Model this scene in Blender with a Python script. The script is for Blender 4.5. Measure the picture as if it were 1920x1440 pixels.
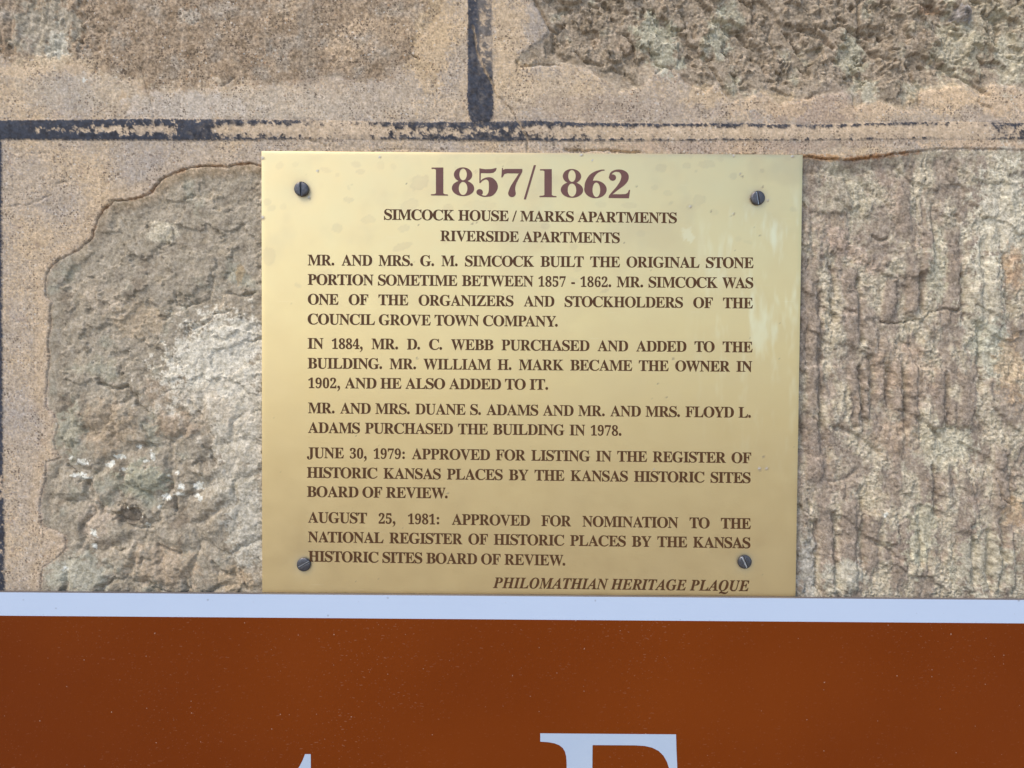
import bpy, math
import numpy as np
from mathutils import Vector, Matrix, Euler
from mathutils.geometry import tessellate_polygon

SC = bpy.context.scene
COL = SC.collection
for o in list(bpy.data.objects):
    bpy.data.objects.remove(o)

# ------------------------------------------------------------------ camera
S = 0.0003                 # metres per photo pixel on the wall plane
F = 1397.0                 # focal length in photo pixels
DIST = F * S
PITCH, ROLL = math.radians(1.45), math.radians(0.38)
WZ = 1.5                   # height of the picture centre above the pavement
cam_d = bpy.data.cameras.new('camera')
cam = bpy.data.objects.new('camera', cam_d)
COL.objects.link(cam)
cam_d.sensor_width = 36
cam_d.lens = 36 * F / 1920
cam_d.clip_start, cam_d.clip_end = 0.01, 500
CAM = Vector((0, -DIST, WZ + DIST * math.tan(PITCH)))
RM = (Euler((math.radians(90) - PITCH, 0, 0)).to_matrix() @ Matrix.Rotation(ROLL, 3, 'Z'))
cam.location = CAM
cam.rotation_euler = RM.to_euler()
SC.camera = cam

# ------------------------------------------------------------------ light
SUN_EL, SUN_AZ = 53.0, -46.0      # azimuth measured from the view axis's back side, + = right
w = bpy.data.worlds.new('World')
SC.world = w
w.use_nodes = True
nt = w.node_tree
bg = nt.nodes['Background']
sky = nt.nodes.new('ShaderNodeTexSky')
sky.sky_type = 'NISHITA'
sky.sun_disc = False
sky.sun_elevation = math.radians(SUN_EL)
sky.sun_rotation = math.radians(180 - SUN_AZ)
sky.air_density = 0.8
sky.dust_density = 1.1
sky.ozone_density = 0.6
nt.links.new(sky.outputs[0], bg.inputs[0])
bg.inputs[1].default_value = 0.15
sd = bpy.data.lights.new('sun', 'SUN')
sd.energy = 1.5
sd.angle = math.radians(22)
sd.color = (1.0, 0.93, 0.84)
sun = bpy.data.objects.new('sun', sd)
COL.objects.link(sun)
el, az = math.radians(SUN_EL), math.radians(SUN_AZ)
to_sun = Vector((math.sin(az) * math.cos(el), -math.cos(az) * math.cos(el), math.sin(el)))
sun.rotation_euler = to_sun.to_track_quat('Z', 'Y').to_euler()
sun.location = (0, 0, 6)
SC.view_settings.view_transform = 'Standard'
SC.view_settings.look = 'None'
SC.view_settings.exposure = 0.92
SC.view_settings.gamma = 1.0

# ------------------------------------------------------------------ helpers
def W(px, py, h=0.0):
    """photo pixel -> point on the plane h photo-pixels in front of the wall"""
    d = RM @ Vector(((px - 960) / F, -(py - 720) / F, -1))
    t = (-h * S - CAM.y) / d.y
    return CAM + d * t

def proj(x, y, z):
    """numpy world -> photo pixel"""
    R = np.array(RM)
    v = np.stack([x - CAM.x, y - CAM.y, z - CAM.z])
    c = np.tensordot(R.T, v, 1)
    return 960 - F * c[0] / c[2], 720 + F * c[1] / c[2]

def lin(c):
    c = np.asarray(c, float) / 255.0
    return np.where(c <= 0.04045, c / 12.92, ((c + 0.055) / 1.055) ** 2.4)

def empty(name, loc, label=None, cat=None, kind=None):
    o = bpy.data.objects.new(name, None)
    COL.objects.link(o)
    o.location = loc
    o.empty_display_size = 0.02
    if label: o['label'] = label
    if cat: o['category'] = cat
    if kind: o['kind'] = kind
    return o

def mesh_obj(name, verts, faces, mat, parent=None, smooth=False, label=None):
    """verts in world coordinates (an array); stored relative to the parent"""
    v = np.asarray(verts, np.float64).reshape(-1, 3)
    if parent is not None:
        v = v - np.array(parent.matrix_basis.translation if parent.parent is None else
                         parent.matrix_basis.translation + parent.parent.matrix_basis.translation)
    me = bpy.data.meshes.new(name)
    if isinstance(faces, np.ndarray):
        n, k = faces.shape
        me.vertices.add(len(v)); me.vertices.foreach_set('co', v.astype(np.float32).ravel())
        me.loops.add(n * k); me.loops.foreach_set('vertex_index', faces.astype(np.int32).ravel())
        me.polygons.add(n)
        me.polygons.foreach_set('loop_start', np.arange(0, n * k, k, dtype=np.int32))
        me.update(calc_edges=True)
    else:
        me.from_pydata([tuple(p) for p in v], [], faces)
    me.polygons.foreach_set('use_smooth', np.full(len(me.polygons), smooth))
    me.materials.append(mat)
    me.update()
    o = bpy.data.objects.new(name, me)
    COL.objects.link(o)
    if parent is not None: o.parent = parent
    if label: o['label'] = label
    return o

# gradient noise on arrays
_P, _G = {}, {}
def gn(x, y, seed=0):
    if seed not in _P:
        r = np.random.RandomState(seed + 11)
        _P[seed] = r.permutation(1024)
        a = r.rand(1024) * 2 * np.pi
        _G[seed] = np.stack([np.cos(a), np.sin(a)]).astype(np.float32)
    P, G = _P[seed], _G[seed]
    xi, yi = np.floor(x).astype(np.int64), np.floor(y).astype(np.int64)
    xf, yf = (x - xi).astype(np.float32), (y - yi).astype(np.float32)
    u, v = xf * xf * xf * (xf * (xf * 6 - 15) + 10), yf * yf * yf * (yf * (yf * 6 - 15) + 10)
    def g(a, b):
        h = P[(P[(xi + a) & 1023] + yi + b) & 1023]
        return G[0][h] * (xf - a) + G[1][h] * (yf - b)
    n0 = g(0, 0) * (1 - u) + g(1, 0) * u
    n1 = g(0, 1) * (1 - u) + g(1, 1) * u
    return (n0 * (1 - v) + n1 * v) * 1.5

def fbm(x, y, sc, octv=4, seed=0, gain=0.5, ridge=False):
    a, s, t = 1.0, 0.0, 0.0
    for i in range(octv):
        n = gn(x / sc + 7.3 * i, y / sc - 3.1 * i, seed + i)
        if ridge: n = 1 - 2 * np.abs(n)
        s = s + a * n; t += a
        a *= gain; sc /= 2.03
    return s / t

def worley(x, y, sc, seed=0):
    r = np.random.RandomState(seed + 99)
    T = r.rand(3, 64, 64).astype(np.float32)
    x, y = x / sc, y / sc
    xi, yi = np.floor(x).astype(int), np.floor(y).astype(int)
    f1 = np.full(x.shape, 9.0); f2 = f1.copy(); cid = np.zeros(x.shape)
    for a in (-1, 0, 1):
        for b in (-1, 0, 1):
            ix, iy = (xi + a) & 63, (yi + b) & 63
            d = np.hypot(xi + a + T[0][ix, iy] - x, yi + b + T[1][ix, iy] - y)
            m = d < f1
            f2 = np.where(m, f1, np.minimum(f2, d))
            cid = np.where(m, T[2][ix, iy], cid)
            f1 = np.where(m, d, f1)
    return f1, f2, cid

def ss(a, b, x):
    t = np.clip((x - a) / (b - a), 0, 1)
    return t * t * (3 - 2 * t)

def seg_dist(X, Y, pts, closed=False):
    d = np.full(X.shape, 1e9, np.float32)
    ins = np.zeros(X.shape, bool)
    n = len(pts)
    for i in range(n if closed else n - 1):
        x0, y0 = pts[i]; x1, y1 = pts[(i + 1) % n]
        ex, ey = x1 - x0, y1 - y0
        t = np.clip(((X - x0) * ex + (Y - y0) * ey) / (ex * ex + ey * ey + 1e-9), 0, 1)
        d = np.minimum(d, np.hypot(X - x0 - t * ex, Y - y0 - t * ey))
        if closed and y0 != y1:
            ins ^= ((y0 > Y) != (y1 > Y)) & (X < ex * (Y - y0) / ey + x0)
    return np.where(ins, d, -d) if closed else d

# ------------------------------------------------------------------ node helpers
class NT:
    def __init__(s, name):
        s.m = bpy.data.materials.new(name); s.m.use_nodes = True
        s.t = s.m.node_tree; s.b = s.t.nodes['Principled BSDF']
        s.co = s.n('ShaderNodeTexCoord').outputs['Object']
        sp = s.n('ShaderNodeSeparateXYZ', {0: s.co}).outputs
        s.co2 = s.n('ShaderNodeCombineXYZ', {0: sp[0], 1: sp[2]}).outputs[0]
    def n(s, typ, ins=None, **kw):
        nd = s.t.nodes.new(typ)
        for k, v in kw.items(): setattr(nd, k, v)
        for k, v in (ins or {}).items():
            if hasattr(v, 'is_output') or isinstance(v, bpy.types.NodeSocket): s.t.links.new(v, nd.inputs[k])
            else: nd.inputs[k].default_value = v
        return nd
    def noise(s, scale, detail=3, rough=0.55, vec=None):
        return s.n('ShaderNodeTexNoise', {'Vector': vec or s.co, 'Scale': scale, 'Detail': detail, 'Roughness': rough}).outputs['Fac']
    def ramp(s, v, a, b, lo=0.0, hi=1.0):
        return s.n('ShaderNodeMapRange', {'Value': v, 'From Min': a, 'From Max': b, 'To Min': lo, 'To Max': hi}).outputs[0]
    def spots(s, scale, frac, rad, warp=0.0, chan=0, vec=None):
        """scattered flat spots on the xz plane"""
        c = vec or s.co2
        if warp:
            c = s.n('ShaderNodeMix', {0: warp, 4: c, 5: s.n('ShaderNodeTexNoise', {'Vector': s.co, 'Scale': scale * 1.3, 'Detail': 2.0}).outputs['Color']}, data_type='VECTOR').outputs[1]
        v = s.n('ShaderNodeTexVoronoi', {'Vector': c, 'Scale': scale}, voronoi_dimensions='2D')
        z = s.ramp(s.n('ShaderNodeSeparateColor', {0: v.outputs['Color']}).outputs[chan], 1 - frac, 1.0, 0.0, rad)
        return s.ramp(s.math('SUBTRACT', z, v.outputs['Distance']), 0.0, 0.08, 0.0, 1.0)
    def math(s, op, a, b=0.0):
        return s.n('ShaderNodeMath', {0: a, 1: b}, operation=op).outputs[0]
    def mix(s, f, a, b, bt='MIX'):
        nd = s.n('ShaderNodeMix', data_type='RGBA', blend_type=bt)
        for k, v in ((0, f), (6, a), (7, b)):
            if isinstance(v, bpy.types.NodeSocket): s.t.links.new(v, nd.inputs[k])
            else: nd.inputs[k].default_value = v if k == 0 else (tuple(v) + (1,))[:4]
        return nd.outputs[2]
    def attr(s, name, out='Color'):
        return s.n('ShaderNodeAttribute', attribute_name=name).outputs[out]
    def scale(s, x, y, z):
        return s.n('ShaderNodeMapping', {'Vector': s.co, 'Scale': (x, y, z)}).outputs[0]
    def bump(s, h, dist, strength=1.0, normal=None):
        i = {'Height': h, 'Distance': dist, 'Strength': strength}
        if normal: i['Normal'] = normal
        return s.n('ShaderNodeBump', i).outputs[0]
    def set(s, **kw):
        names = dict(col='Base Color', rough='Roughness', metal='Metallic', normal='Normal', coat='Coat Weight', coatr='Coat Roughness', spec='Specular IOR Level')
        for k, v in kw.items():
            i = s.b.inputs[names[k]]
            if isinstance(v, bpy.types.NodeSocket): s.t.links.new(v, i)
            elif k == 'col': i.default_value = (tuple(v) + (1,))[:4]
            else: i.default_value = v
        return s.m

def stone_material(name, speck, grain, bumpd, contrast):
    N = NT(name)
    c = N.attr('tint')
    g = N.noise(950, 4, 0.8)
    c = N.mix(1.0, c, N.n('ShaderNodeCombineColor', {0: N.ramp(g, .2, .8, 1 - contrast, 1 + contrast), 1: N.ramp(g, .2, .8, 1 - contrast, 1 + contrast), 2: N.ramp(g, .2, .8, 1 - contrast * 1.1, 1 + contrast)}).outputs[0], 'MULTIPLY')
    g2 = N.noise(330, 5, 0.75)
    c = N.mix(1.0, c, N.n('ShaderNodeCombineColor', {0: N.ramp(g2, .25, .75, 1 - contrast * .9, 1 + contrast * .9), 1: N.ramp(g2, .25, .75, 1 - contrast, 1 + contrast * .9), 2: N.ramp(g2, .25, .75, 1 - contrast * 1.3, 1 + contrast * .8)}).outputs[0], 'MULTIPLY')
    # sand grains: dark and pale
    gr = N.attr('grit', 'Fac')
    clus = N.ramp(N.noise(85, 4, .7), .38, .62, .35, 1.1)
    d1 = N.spots(520, speck * 2.8, .42, .0012, 0)
    d2 = N.spots(820, speck * 2.8, .44, .0006, 1)
    d3 = N.spots(260, speck * .7, .26, .002, 2)
    dm = N.math('MINIMUM', N.math('MULTIPLY', N.math('MAXIMUM', N.math('MAXIMUM', d1, d2), d3), N.math('MULTIPLY', gr, clus)), 1.0)
    c = N.mix(N.math('MULTIPLY', dm, 0.78), c, (0.09, 0.062, 0.042))
    p1 = N.spots(430, .28, .30, .001, 2)
    c = N.mix(N.math('MULTIPLY', p1, N.math('MULTIPLY', N.math('MINIMUM', gr, 1.0), .5)), c, (0.62, 0.56, 0.47))
    r1 = N.spots(560, .16, .34, .001, 1)
    c = N.mix(N.math('MULTIPLY', N.math('MULTIPLY', r1, gr), .35), c, (0.50, 0.28, 0.14))
    h = N.math('ADD', N.noise(1100, 4, 0.75), N.math('MULTIPLY', dm, -0.5))
    n = N.bump(h, bumpd, grain)
    n = N.bump(N.noise(330, 4, .7), bumpd * 2.0, grain * .8, n)
    return N.set(col=c, rough=0.93, normal=n, spec=0.25)
GL = {
'A':(650,'-13,0 -13,27 5,29 28,40 41,52 60,82 307,694 334,693 587,96 606,60 618,44 641,30 660,27 660,0 341,0 341,27 386,32 402,37 413,45 420,55 422,68 420,80 376,197 302,197 154,197 115,100 111,74 113,58 119,47 129,38 143,32 162,28 190,27 190,0|169,239 360,239 263,475'),
'B':(659,'24,0 24,26 54,29 67,33 86,42 99,56 109,90 111,122 111,549 107,597 103,614 96,627 87,637 69,647 44,652 23,653 23,678 328,678 408,674 474,661 525,639 561,609 583,570 590,522 585,484 572,450 549,422 518,399 477,381 427,368 487,353 536,332 574,307 601,275 618,238 623,196 621,166 615,139 605,113 592,90 574,70 553,52 527,36 499,23 468,13 433,6 354,0|271,375 328,378 365,389 392,406 410,431 420,467 423,489 423,536 418,573 414,589 401,614 392,624 370,638 340,645 311,646 288,640 277,627 271,594|330,36 369,40 400,52 412,62 430,87 441,121 447,165 447,217 444,241 439,262 423,296 413,309 399,320 384,328 344,340 320,343 271,344 272,77 280,55 288,45 301,39'),
'C':(697,'382,-16 318,-11 288,-5 231,16 205,30 157,64 116,106 99,130 70,183 59,212 44,273 40,306 40,374 44,406 59,467 84,523 99,548 137,594 158,613 207,648 261,673 321,688 353,692 409,692 460,684 517,667 557,651 577,648 589,649 607,659 614,668 624,693 650,693 650,459 625,459 613,489 584,542 568,566 531,606 489,636 466,647 420,659 395,660 340,651 294,624 259,579 234,516 219,436 214,337 220,245 236,169 264,111 303,69 353,43 414,35 454,38 494,49 513,57 552,78 589,105 606,121 638,158 666,132 630,87 589,50 544,21 494,0 440,-12'),
'D':(738,'30,0 30,26 58,29 87,39 99,50 108,81 110,111 110,557 105,606 96,627 91,635 74,645 51,651 22,653 22,678 330,678 388,676 440,668 488,656 532,639 570,617 604,590 632,559 655,523 674,483 687,439 694,391 697,339 687,235 657,151 608,85 538,38 449,9 340,0|331,36 362,38 391,44 416,55 439,70 459,88 476,112 490,139 501,171 510,207 521,292 522,341 517,434 501,510 475,569 438,611 390,637 332,645 301,641 282,631 274,609 271,573 272,82 279,56 287,46 300,40'),
'E':(658,'21,0 21,25 53,27 77,33 93,44 99,51 110,84 112,116 112,549 110,587 103,615 93,634 85,639 66,648 24,653 24,678 594,678 594,476 571,476 559,532 549,555 537,575 523,591 507,605 487,616 440,632 380,640 335,641 303,639 288,634 279,625 274,610 272,587 272,366 329,370 361,381 375,390 386,401 405,428 419,466 429,514 453,514 453,176 428,176 423,213 412,258 401,281 378,306 359,318 335,325 308,330 272,331 272,100 276,70 282,56 291,49 307,44 343,41 389,43 430,48 467,58 513,79 552,112 585,156 612,213 640,213 599,0'),
'F':(602,'23,0 23,26 54,30 86,44 99,58 109,92 111,125 111,558 106,603 97,623 92,630 75,641 52,648 21,653 21,678 586,678 586,476 562,476 549,532 529,574 511,596 501,605 476,620 428,635 389,640 342,642 309,641 288,637 279,630 273,619 271,593 271,368 323,372 341,377 369,392 381,403 400,430 414,468 423,516 450,516 450,176 424,176 415,229 401,270 382,299 370,309 341,324 323,329 271,333 271,108 277,71 287,51 304,38 330,30 382,26 382,0'),
'G':(756,'399,-15 330,-10 298,-4 238,16 211,29 161,62 119,104 101,127 72,180 61,209 46,272 42,306 42,375 52,439 61,469 86,524 119,573 138,595 183,632 208,648 261,673 320,688 351,692 409,692 464,684 492,677 560,652 577,649 592,652 604,660 614,673 624,693 651,693 651,458 625,458 609,497 591,532 569,564 532,604 504,625 475,642 430,657 398,660 343,651 297,624 262,580 237,517 222,437 217,339 223,243 230,201 240,163 252,130 268,101 286,76 306,55 329,39 354,28 381,21 410,19 458,24 480,34 489,41 500,57 508,79 510,106 509,205 501,239 490,254 472,263 446,269 410,271 410,295 745,295 745,271 704,266 686,259 675,248 668,230 664,191 664,43 620,25 532,-1 488,-9 444,-13'),
'H':(779,'23,0 23,26 54,29 77,36 93,47 99,54 107,75 111,120 111,564 109,593 98,624 85,637 54,649 24,653 24,678 360,678 360,653 319,647 298,640 284,629 276,612 271,576 271,373 509,373 509,576 504,612 497,629 483,640 462,647 420,653 420,678 755,678 755,653 724,649 693,637 681,625 673,606 669,564 669,268 669,104 677,66 687,49 702,37 725,29 755,26 755,0 420,0 420,26 463,32 483,40 496,52 504,73 509,120 509,329 271,329 271,120 276,75 284,54 296,41 316,32 360,26 360,0'),
'I':(388,'20,0 20,26 63,34 83,43 97,55 107,73 112,112 112,267 112,576 110,603 99,631 87,641 67,648 20,653 20,678 364,678 364,653 332,650 299,641 286,631 281,623 274,603 272,576 272,115 275,79 285,55 294,46 314,36 366,26 366,0'),
'J':(492,'162,-97 131,-95 103,-89 77,-80 53,-67 25,-43 10,-23 1,-1 -4,22 -4,46 0,66 16,91 31,102 48,109 76,110 103,103 118,92 129,78 136,61 138,41 135,19 114,-29 115,-38 125,-52 133,-57 156,-60 187,-54 195,-50 207,-37 217,-8 220,32 220,546 218,582 212,609 200,628 189,637 174,643 155,648 118,653 118,678 468,678 468,653 427,647 406,638 392,624 383,595 380,546 380,132 374,62 356,5 326,-40 283,-72 229,-91'),
'K':(760,'24,0 24,26 55,29 78,36 94,47 100,54 110,88 112,120 112,564 110,593 99,624 86,638 55,650 25,653 25,678 361,678 361,653 320,647 299,640 285,629 277,612 272,576 272,348 478,556 501,582 514,604 519,623 517,632 509,640 481,650 433,653 433,678 723,678 723,653 681,650 650,640 618,624 584,601 549,572 513,537 403,424 696,62 714,45 731,34 746,29 773,26 773,0 418,0 418,26 465,28 485,34 493,40 497,47 494,63 479,88 297,318 272,295 272,120 277,75 285,54 297,41 317,32 361,26 361,0'),
'L':(635,'23,0 23,26 54,29 77,36 93,47 99,54 107,75 111,120 111,564 109,594 98,625 85,638 66,647 24,653 24,678 372,678 372,653 327,650 297,640 283,626 273,597 271,564 271,123 272,92 276,70 284,55 292,49 310,43 337,41 414,45 452,54 484,66 527,93 551,119 582,167 609,230 636,230 598,0'),
'M':(944,'21,0 21,26 51,29 75,36 92,47 98,54 107,74 110,87 112,118 112,569 110,598 102,624 90,637 64,648 22,653 22,678 275,678 472,212 669,678 919,678 919,653 890,649 868,641 853,630 847,623 836,592 834,563 834,127 837,80 847,51 860,37 880,30 918,26 918,0 589,0 589,26 629,32 650,40 664,53 674,81 677,124 677,594 429,0 402,0 157,579 157,119 159,85 166,60 172,51 186,39 207,31 252,26 252,0'),
'N':(735,'600,-16 159,521 159,117 161,86 171,53 183,40 203,32 248,26 248,0 27,0 27,26 58,29 81,35 96,45 106,62 113,105 113,271 113,578 58,642 47,648 27,653 27,678 233,678 582,251 582,562 579,602 569,628 555,640 534,647 493,653 493,678 714,678 714,653 671,647 652,638 640,625 630,593 628,561 628,-16'),
'O':(782,'388,-16 317,-9 294,-4 251,11 192,43 141,86 98,138 67,199 48,267 41,339 48,411 67,479 99,539 141,592 193,635 254,667 298,682 321,687 395,694 466,687 532,668 591,636 642,594 684,542 716,481 730,436 735,413 742,339 735,267 716,199 684,138 641,86 589,43 529,11 484,-4 461,-9|394,18 446,27 489,54 522,98 546,161 560,241 565,339 560,436 553,478 544,516 532,549 518,579 501,603 482,624 461,640 438,651 414,658 387,660 335,651 292,624 259,580 235,517 221,437 216,339 221,243 228,201 237,163 249,129 264,100 281,75 300,54 321,39 343,27 368,20'),
'P':(622,'23,0 23,26 54,29 77,36 93,47 99,54 107,75 111,120 111,564 109,593 98,624 85,637 54,649 24,653 24,678 318,678 395,675 456,668 480,662 516,647 546,628 570,605 589,578 602,547 608,513 607,467 602,441 593,417 581,396 565,376 546,358 523,342 497,329 468,319 435,312 399,307 271,306 271,120 276,75 284,54 296,41 316,32 360,26 360,0|271,342 323,343 345,346 379,357 405,376 414,389 427,422 432,442 435,490 432,537 424,576 410,605 400,616 375,633 359,638 322,642 297,639 282,631 274,616 271,593'),
'R':(704,'23,0 23,26 54,29 77,36 93,47 99,54 107,75 111,120 111,564 109,593 98,624 85,637 54,649 24,653 24,678 323,678 415,673 454,667 489,658 520,647 547,634 570,618 588,599 603,578 613,554 619,527 621,498 617,459 604,425 583,395 553,370 515,349 469,333 659,53 674,38 684,31 697,27 715,26 715,0 504,0 300,316 295,316 271,316 271,120 276,75 284,54 296,41 316,32 360,26 360,0|271,348 328,349 350,352 388,364 417,385 427,398 443,432 448,452 452,500 449,543 439,579 423,607 400,626 370,638 334,642 301,639 282,629 276,617 272,599 271,574'),
'S':(581,'64,-16 64,235 93,235 112,169 123,140 150,93 183,58 202,45 222,35 244,28 293,22 311,23 344,30 371,44 392,64 407,89 414,117 413,154 406,174 395,192 379,209 359,224 335,238 242,284 189,313 147,344 129,360 102,393 84,430 78,450 74,494 81,551 86,568 100,600 120,627 157,660 187,677 220,688 256,693 307,692 354,685 446,662 454,663 467,670 471,676 477,694 505,694 505,475 480,475 469,511 455,543 437,573 406,610 370,639 330,656 303,661 273,661 243,655 219,643 199,626 185,604 179,580 178,566 181,541 190,520 204,501 224,484 265,459 397,397 431,377 473,347 502,315 516,292 525,268 533,228 535,198 532,157 527,138 514,102 505,86 481,56 468,43 436,21 399,3 357,-8 311,-14 244,-13 211,-7 152,13 126,18 112,16 103,11 97,0 91,-16'),
'T':(630,'137,0 137,26 169,28 183,31 204,40 218,54 223,63 230,88 232,120 232,645 197,644 173,640 131,625 113,614 83,585 61,546 53,524 43,473 16,473 16,678 611,678 611,472 586,472 576,525 558,568 531,602 496,626 452,640 392,645 392,120 394,87 397,73 406,52 419,39 440,31 454,28 488,26 488,0'),
'U':(733,'369,-19 325,-17 286,-12 250,-4 219,8 192,24 170,43 151,65 136,91 124,120 116,154 111,190 109,564 107,593 96,624 83,637 64,646 22,653 22,678 358,678 358,653 316,647 295,640 281,629 272,604 269,564 270,180 277,131 284,110 303,77 315,63 329,52 346,44 365,38 409,33 462,39 506,56 540,84 565,124 579,175 584,237 584,563 582,592 571,623 558,636 537,645 489,653 489,678 706,678 706,653 679,648 651,634 640,620 631,590 627,221 622,176 613,137 601,102 585,73 566,48 542,28 515,11 485,-2 450,-12 411,-17'),
'V':(637,'316,-19 61,579 44,609 27,633 2,648 -21,653 -21,678 314,678 314,653 274,651 248,644 232,630 228,618 227,605 240,563 385,213 518,562 527,595 527,617 519,635 509,643 493,648 445,653 445,678 658,678 658,653 639,651 615,642 595,622 582,600 569,570 342,-19'),
'W':(910,'254,-16 44,596 31,623 17,641 4,648 -23,653 -23,678 269,678 269,653 234,648 223,643 215,635 209,618 210,595 220,555 332,228 448,525 422,605 414,623 404,635 392,643 375,648 341,653 341,678 654,678 654,653 616,649 602,643 593,635 587,625 585,609 594,575 706,247 809,562 817,598 815,621 810,633 801,641 788,647 749,653 749,678 929,678 929,653 911,648 890,634 875,611 861,578 664,-16 637,-16 470,460 283,-16'),
'Y':(634,'151,0 151,26 182,29 205,36 221,47 231,64 239,103 239,266 52,605 36,626 21,639 1,648 -20,652 -20,678 308,678 308,652 274,651 248,644 236,633 232,625 232,615 240,590 370,336 503,557 513,580 518,599 517,621 511,632 500,641 486,647 467,651 439,652 439,678 654,678 654,652 637,648 616,637 596,619 577,593 399,303 399,120 404,75 412,54 424,41 457,29 488,26 488,0'),
'Z':(658,'30,0 30,16 411,640 278,638 225,630 197,620 160,596 140,575 114,530 91,471 66,471 85,678 605,678 605,660 228,43 389,44 449,55 475,64 499,76 520,91 539,109 556,129 572,153 585,180 606,244 631,244 606,0'),
'iP':(609,'-50,0 -50,23 -14,26 7,33 24,47 42,78 58,127 173,558 179,597 175,621 168,630 156,637 141,642 109,647 109,671 386,671 454,667 510,654 554,632 585,602 604,563 610,515 606,479 594,446 586,430 575,414 549,386 518,362 500,353 459,337 433,331 370,323 255,320 202,122 193,70 197,49 210,36 231,27 263,23 263,0|296,354 347,359 369,366 389,376 406,388 422,403 445,440 453,462 463,512 464,540 462,570 454,594 442,613 424,626 402,634 367,637 355,634 345,630 336,617 328,594 265,356'),
'iH':(756,'-50,0 -50,23 -14,26 7,33 24,47 42,78 58,127 173,558 179,597 175,621 167,631 156,638 131,645 109,647 109,671 422,671 422,647 393,645 371,639 353,628 339,609 319,558 269,375 508,375 557,559 563,601 559,621 546,635 524,644 492,647 492,671 806,671 806,647 770,644 744,635 729,620 712,587 700,549 583,111 577,71 581,50 588,40 600,33 615,27 647,23 647,0 334,0 334,23 370,26 397,37 412,53 430,88 496,329 456,329 257,329 202,122 193,70 195,56 201,45 211,36 224,30 242,25 263,23 263,0'),
'iI':(371,'-50,0 -50,23 -14,26 13,37 28,53 46,88 58,127 174,563 179,601 177,614 171,625 161,634 147,641 108,647 108,671 422,671 422,647 391,645 362,635 342,616 331,595 314,544 198,111 192,70 194,56 200,45 210,36 224,30 263,23 263,0'),
'iL':(633,'-50,0 -50,23 -14,26 7,33 24,47 42,78 58,127 173,558 179,597 177,613 172,625 163,635 149,641 108,647 108,671 422,671 422,647 385,643 358,631 342,615 325,580 203,123 192,75 192,58 196,49 206,43 265,35 312,36 342,39 396,53 444,75 485,106 522,147 553,199 585,199 522,0'),
'iO':(712,'266,-17 231,-15 198,-10 168,-1 140,12 115,28 93,49 73,72 57,98 44,126 35,158 30,192 28,229 35,302 57,377 90,449 119,494 151,536 206,592 246,624 277,644 309,660 342,673 375,682 410,687 445,689 481,687 514,682 545,673 573,660 599,644 622,624 641,601 657,575 670,547 679,516 684,483 686,447 683,398 674,348 649,273 627,225 583,157 549,116 490,63 437,28 404,12 370,-1 336,-10 301,-15|274,19 296,21 318,27 338,37 359,51 378,68 398,90 434,144 451,176 482,251 497,293 521,377 529,416 539,488 539,542 533,578 521,608 503,630 493,639 468,650 438,654 400,647 363,626 328,593 295,551 261,493 231,427 206,357 188,285 176,216 172,153 175,113 184,79 190,65 208,43 231,28 244,23'),
'iM':(874,'280,-16 214,540 102,122 93,76 95,56 104,39 123,29 163,23 163,0 -52,0 -52,23 -15,26 5,33 16,42 27,53 40,78 56,127 171,558 177,600 173,621 166,631 154,638 129,645 107,647 107,671 334,671 392,196 699,671 926,671 926,647 889,643 862,632 847,616 830,582 818,544 702,109 697,70 699,56 705,45 715,36 729,30 768,23 768,0 454,0 454,23 492,27 513,35 533,54 549,86 562,127 675,557 308,-16'),
'iA':(625,'-101,0 -101,25 -87,26 -59,37 -45,45 -19,71 481,687 509,687 486,132 489,90 496,68 509,50 527,37 550,28 578,25 578,0 265,0 265,25 296,30 320,41 335,58 348,90 352,115 355,209 320,209 144,209 63,107 49,84 41,63 43,51 48,43 57,37 86,28 106,25 106,0|177,250 357,250 368,488'),
'iT':(600,'65,0 65,25 102,30 128,41 141,52 155,78 305,636 270,635 251,632 232,627 196,610 161,585 131,553 118,535 95,492 70,492 107,671 651,671 622,479 594,479 588,527 575,566 556,596 531,618 500,631 456,635 305,76 307,54 317,40 334,31 376,25 376,0'),
'iN':(697,'461,-16 208,523 101,122 92,76 94,56 100,45 110,36 124,30 141,25 163,23 163,0 -52,0 -52,23 -16,26 5,33 17,42 27,53 40,78 52,113 167,548 173,589 171,607 165,621 155,631 140,639 96,647 96,671 293,671 505,205 601,560 608,596 604,620 591,635 569,643 537,647 537,671 752,671 752,647 716,644 695,637 684,628 674,617 660,593 644,544 491,-16'),
'iE':(656,'-50,0 -50,23 -14,26 13,37 28,53 46,88 58,127 173,559 179,597 177,613 172,625 163,634 150,640 109,647 109,671 643,671 606,483 578,483 577,517 567,560 559,578 548,593 536,606 520,616 481,631 430,638 371,637 352,632 343,625 328,592 270,373 346,376 383,383 403,391 421,402 444,425 457,444 476,479 501,479 430,203 408,203 409,242 406,274 397,300 381,318 358,329 328,337 261,338 199,109 191,72 190,60 196,47 209,39 224,36 257,34 303,36 344,41 381,50 430,70 460,90 502,130 528,163 554,203 579,203 521,0'),
'iR':(639,'-50,0 -50,23 -14,26 13,37 28,53 46,88 58,127 173,559 179,597 177,613 172,625 163,634 150,640 109,647 109,671 377,671 453,667 485,662 539,646 560,635 578,621 592,606 604,588 612,568 616,546 617,500 613,481 596,444 569,411 531,383 484,360 426,344 519,69 530,52 549,37 575,29 596,26 596,0 396,0 289,331 284,331 258,331 202,122 193,76 195,56 204,39 223,29 263,23 263,0|294,365 344,370 366,377 386,387 404,399 421,414 446,449 455,470 465,516 466,542 464,572 456,596 444,615 426,628 404,636 369,639 348,633 340,623 329,594 267,366'),
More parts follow.
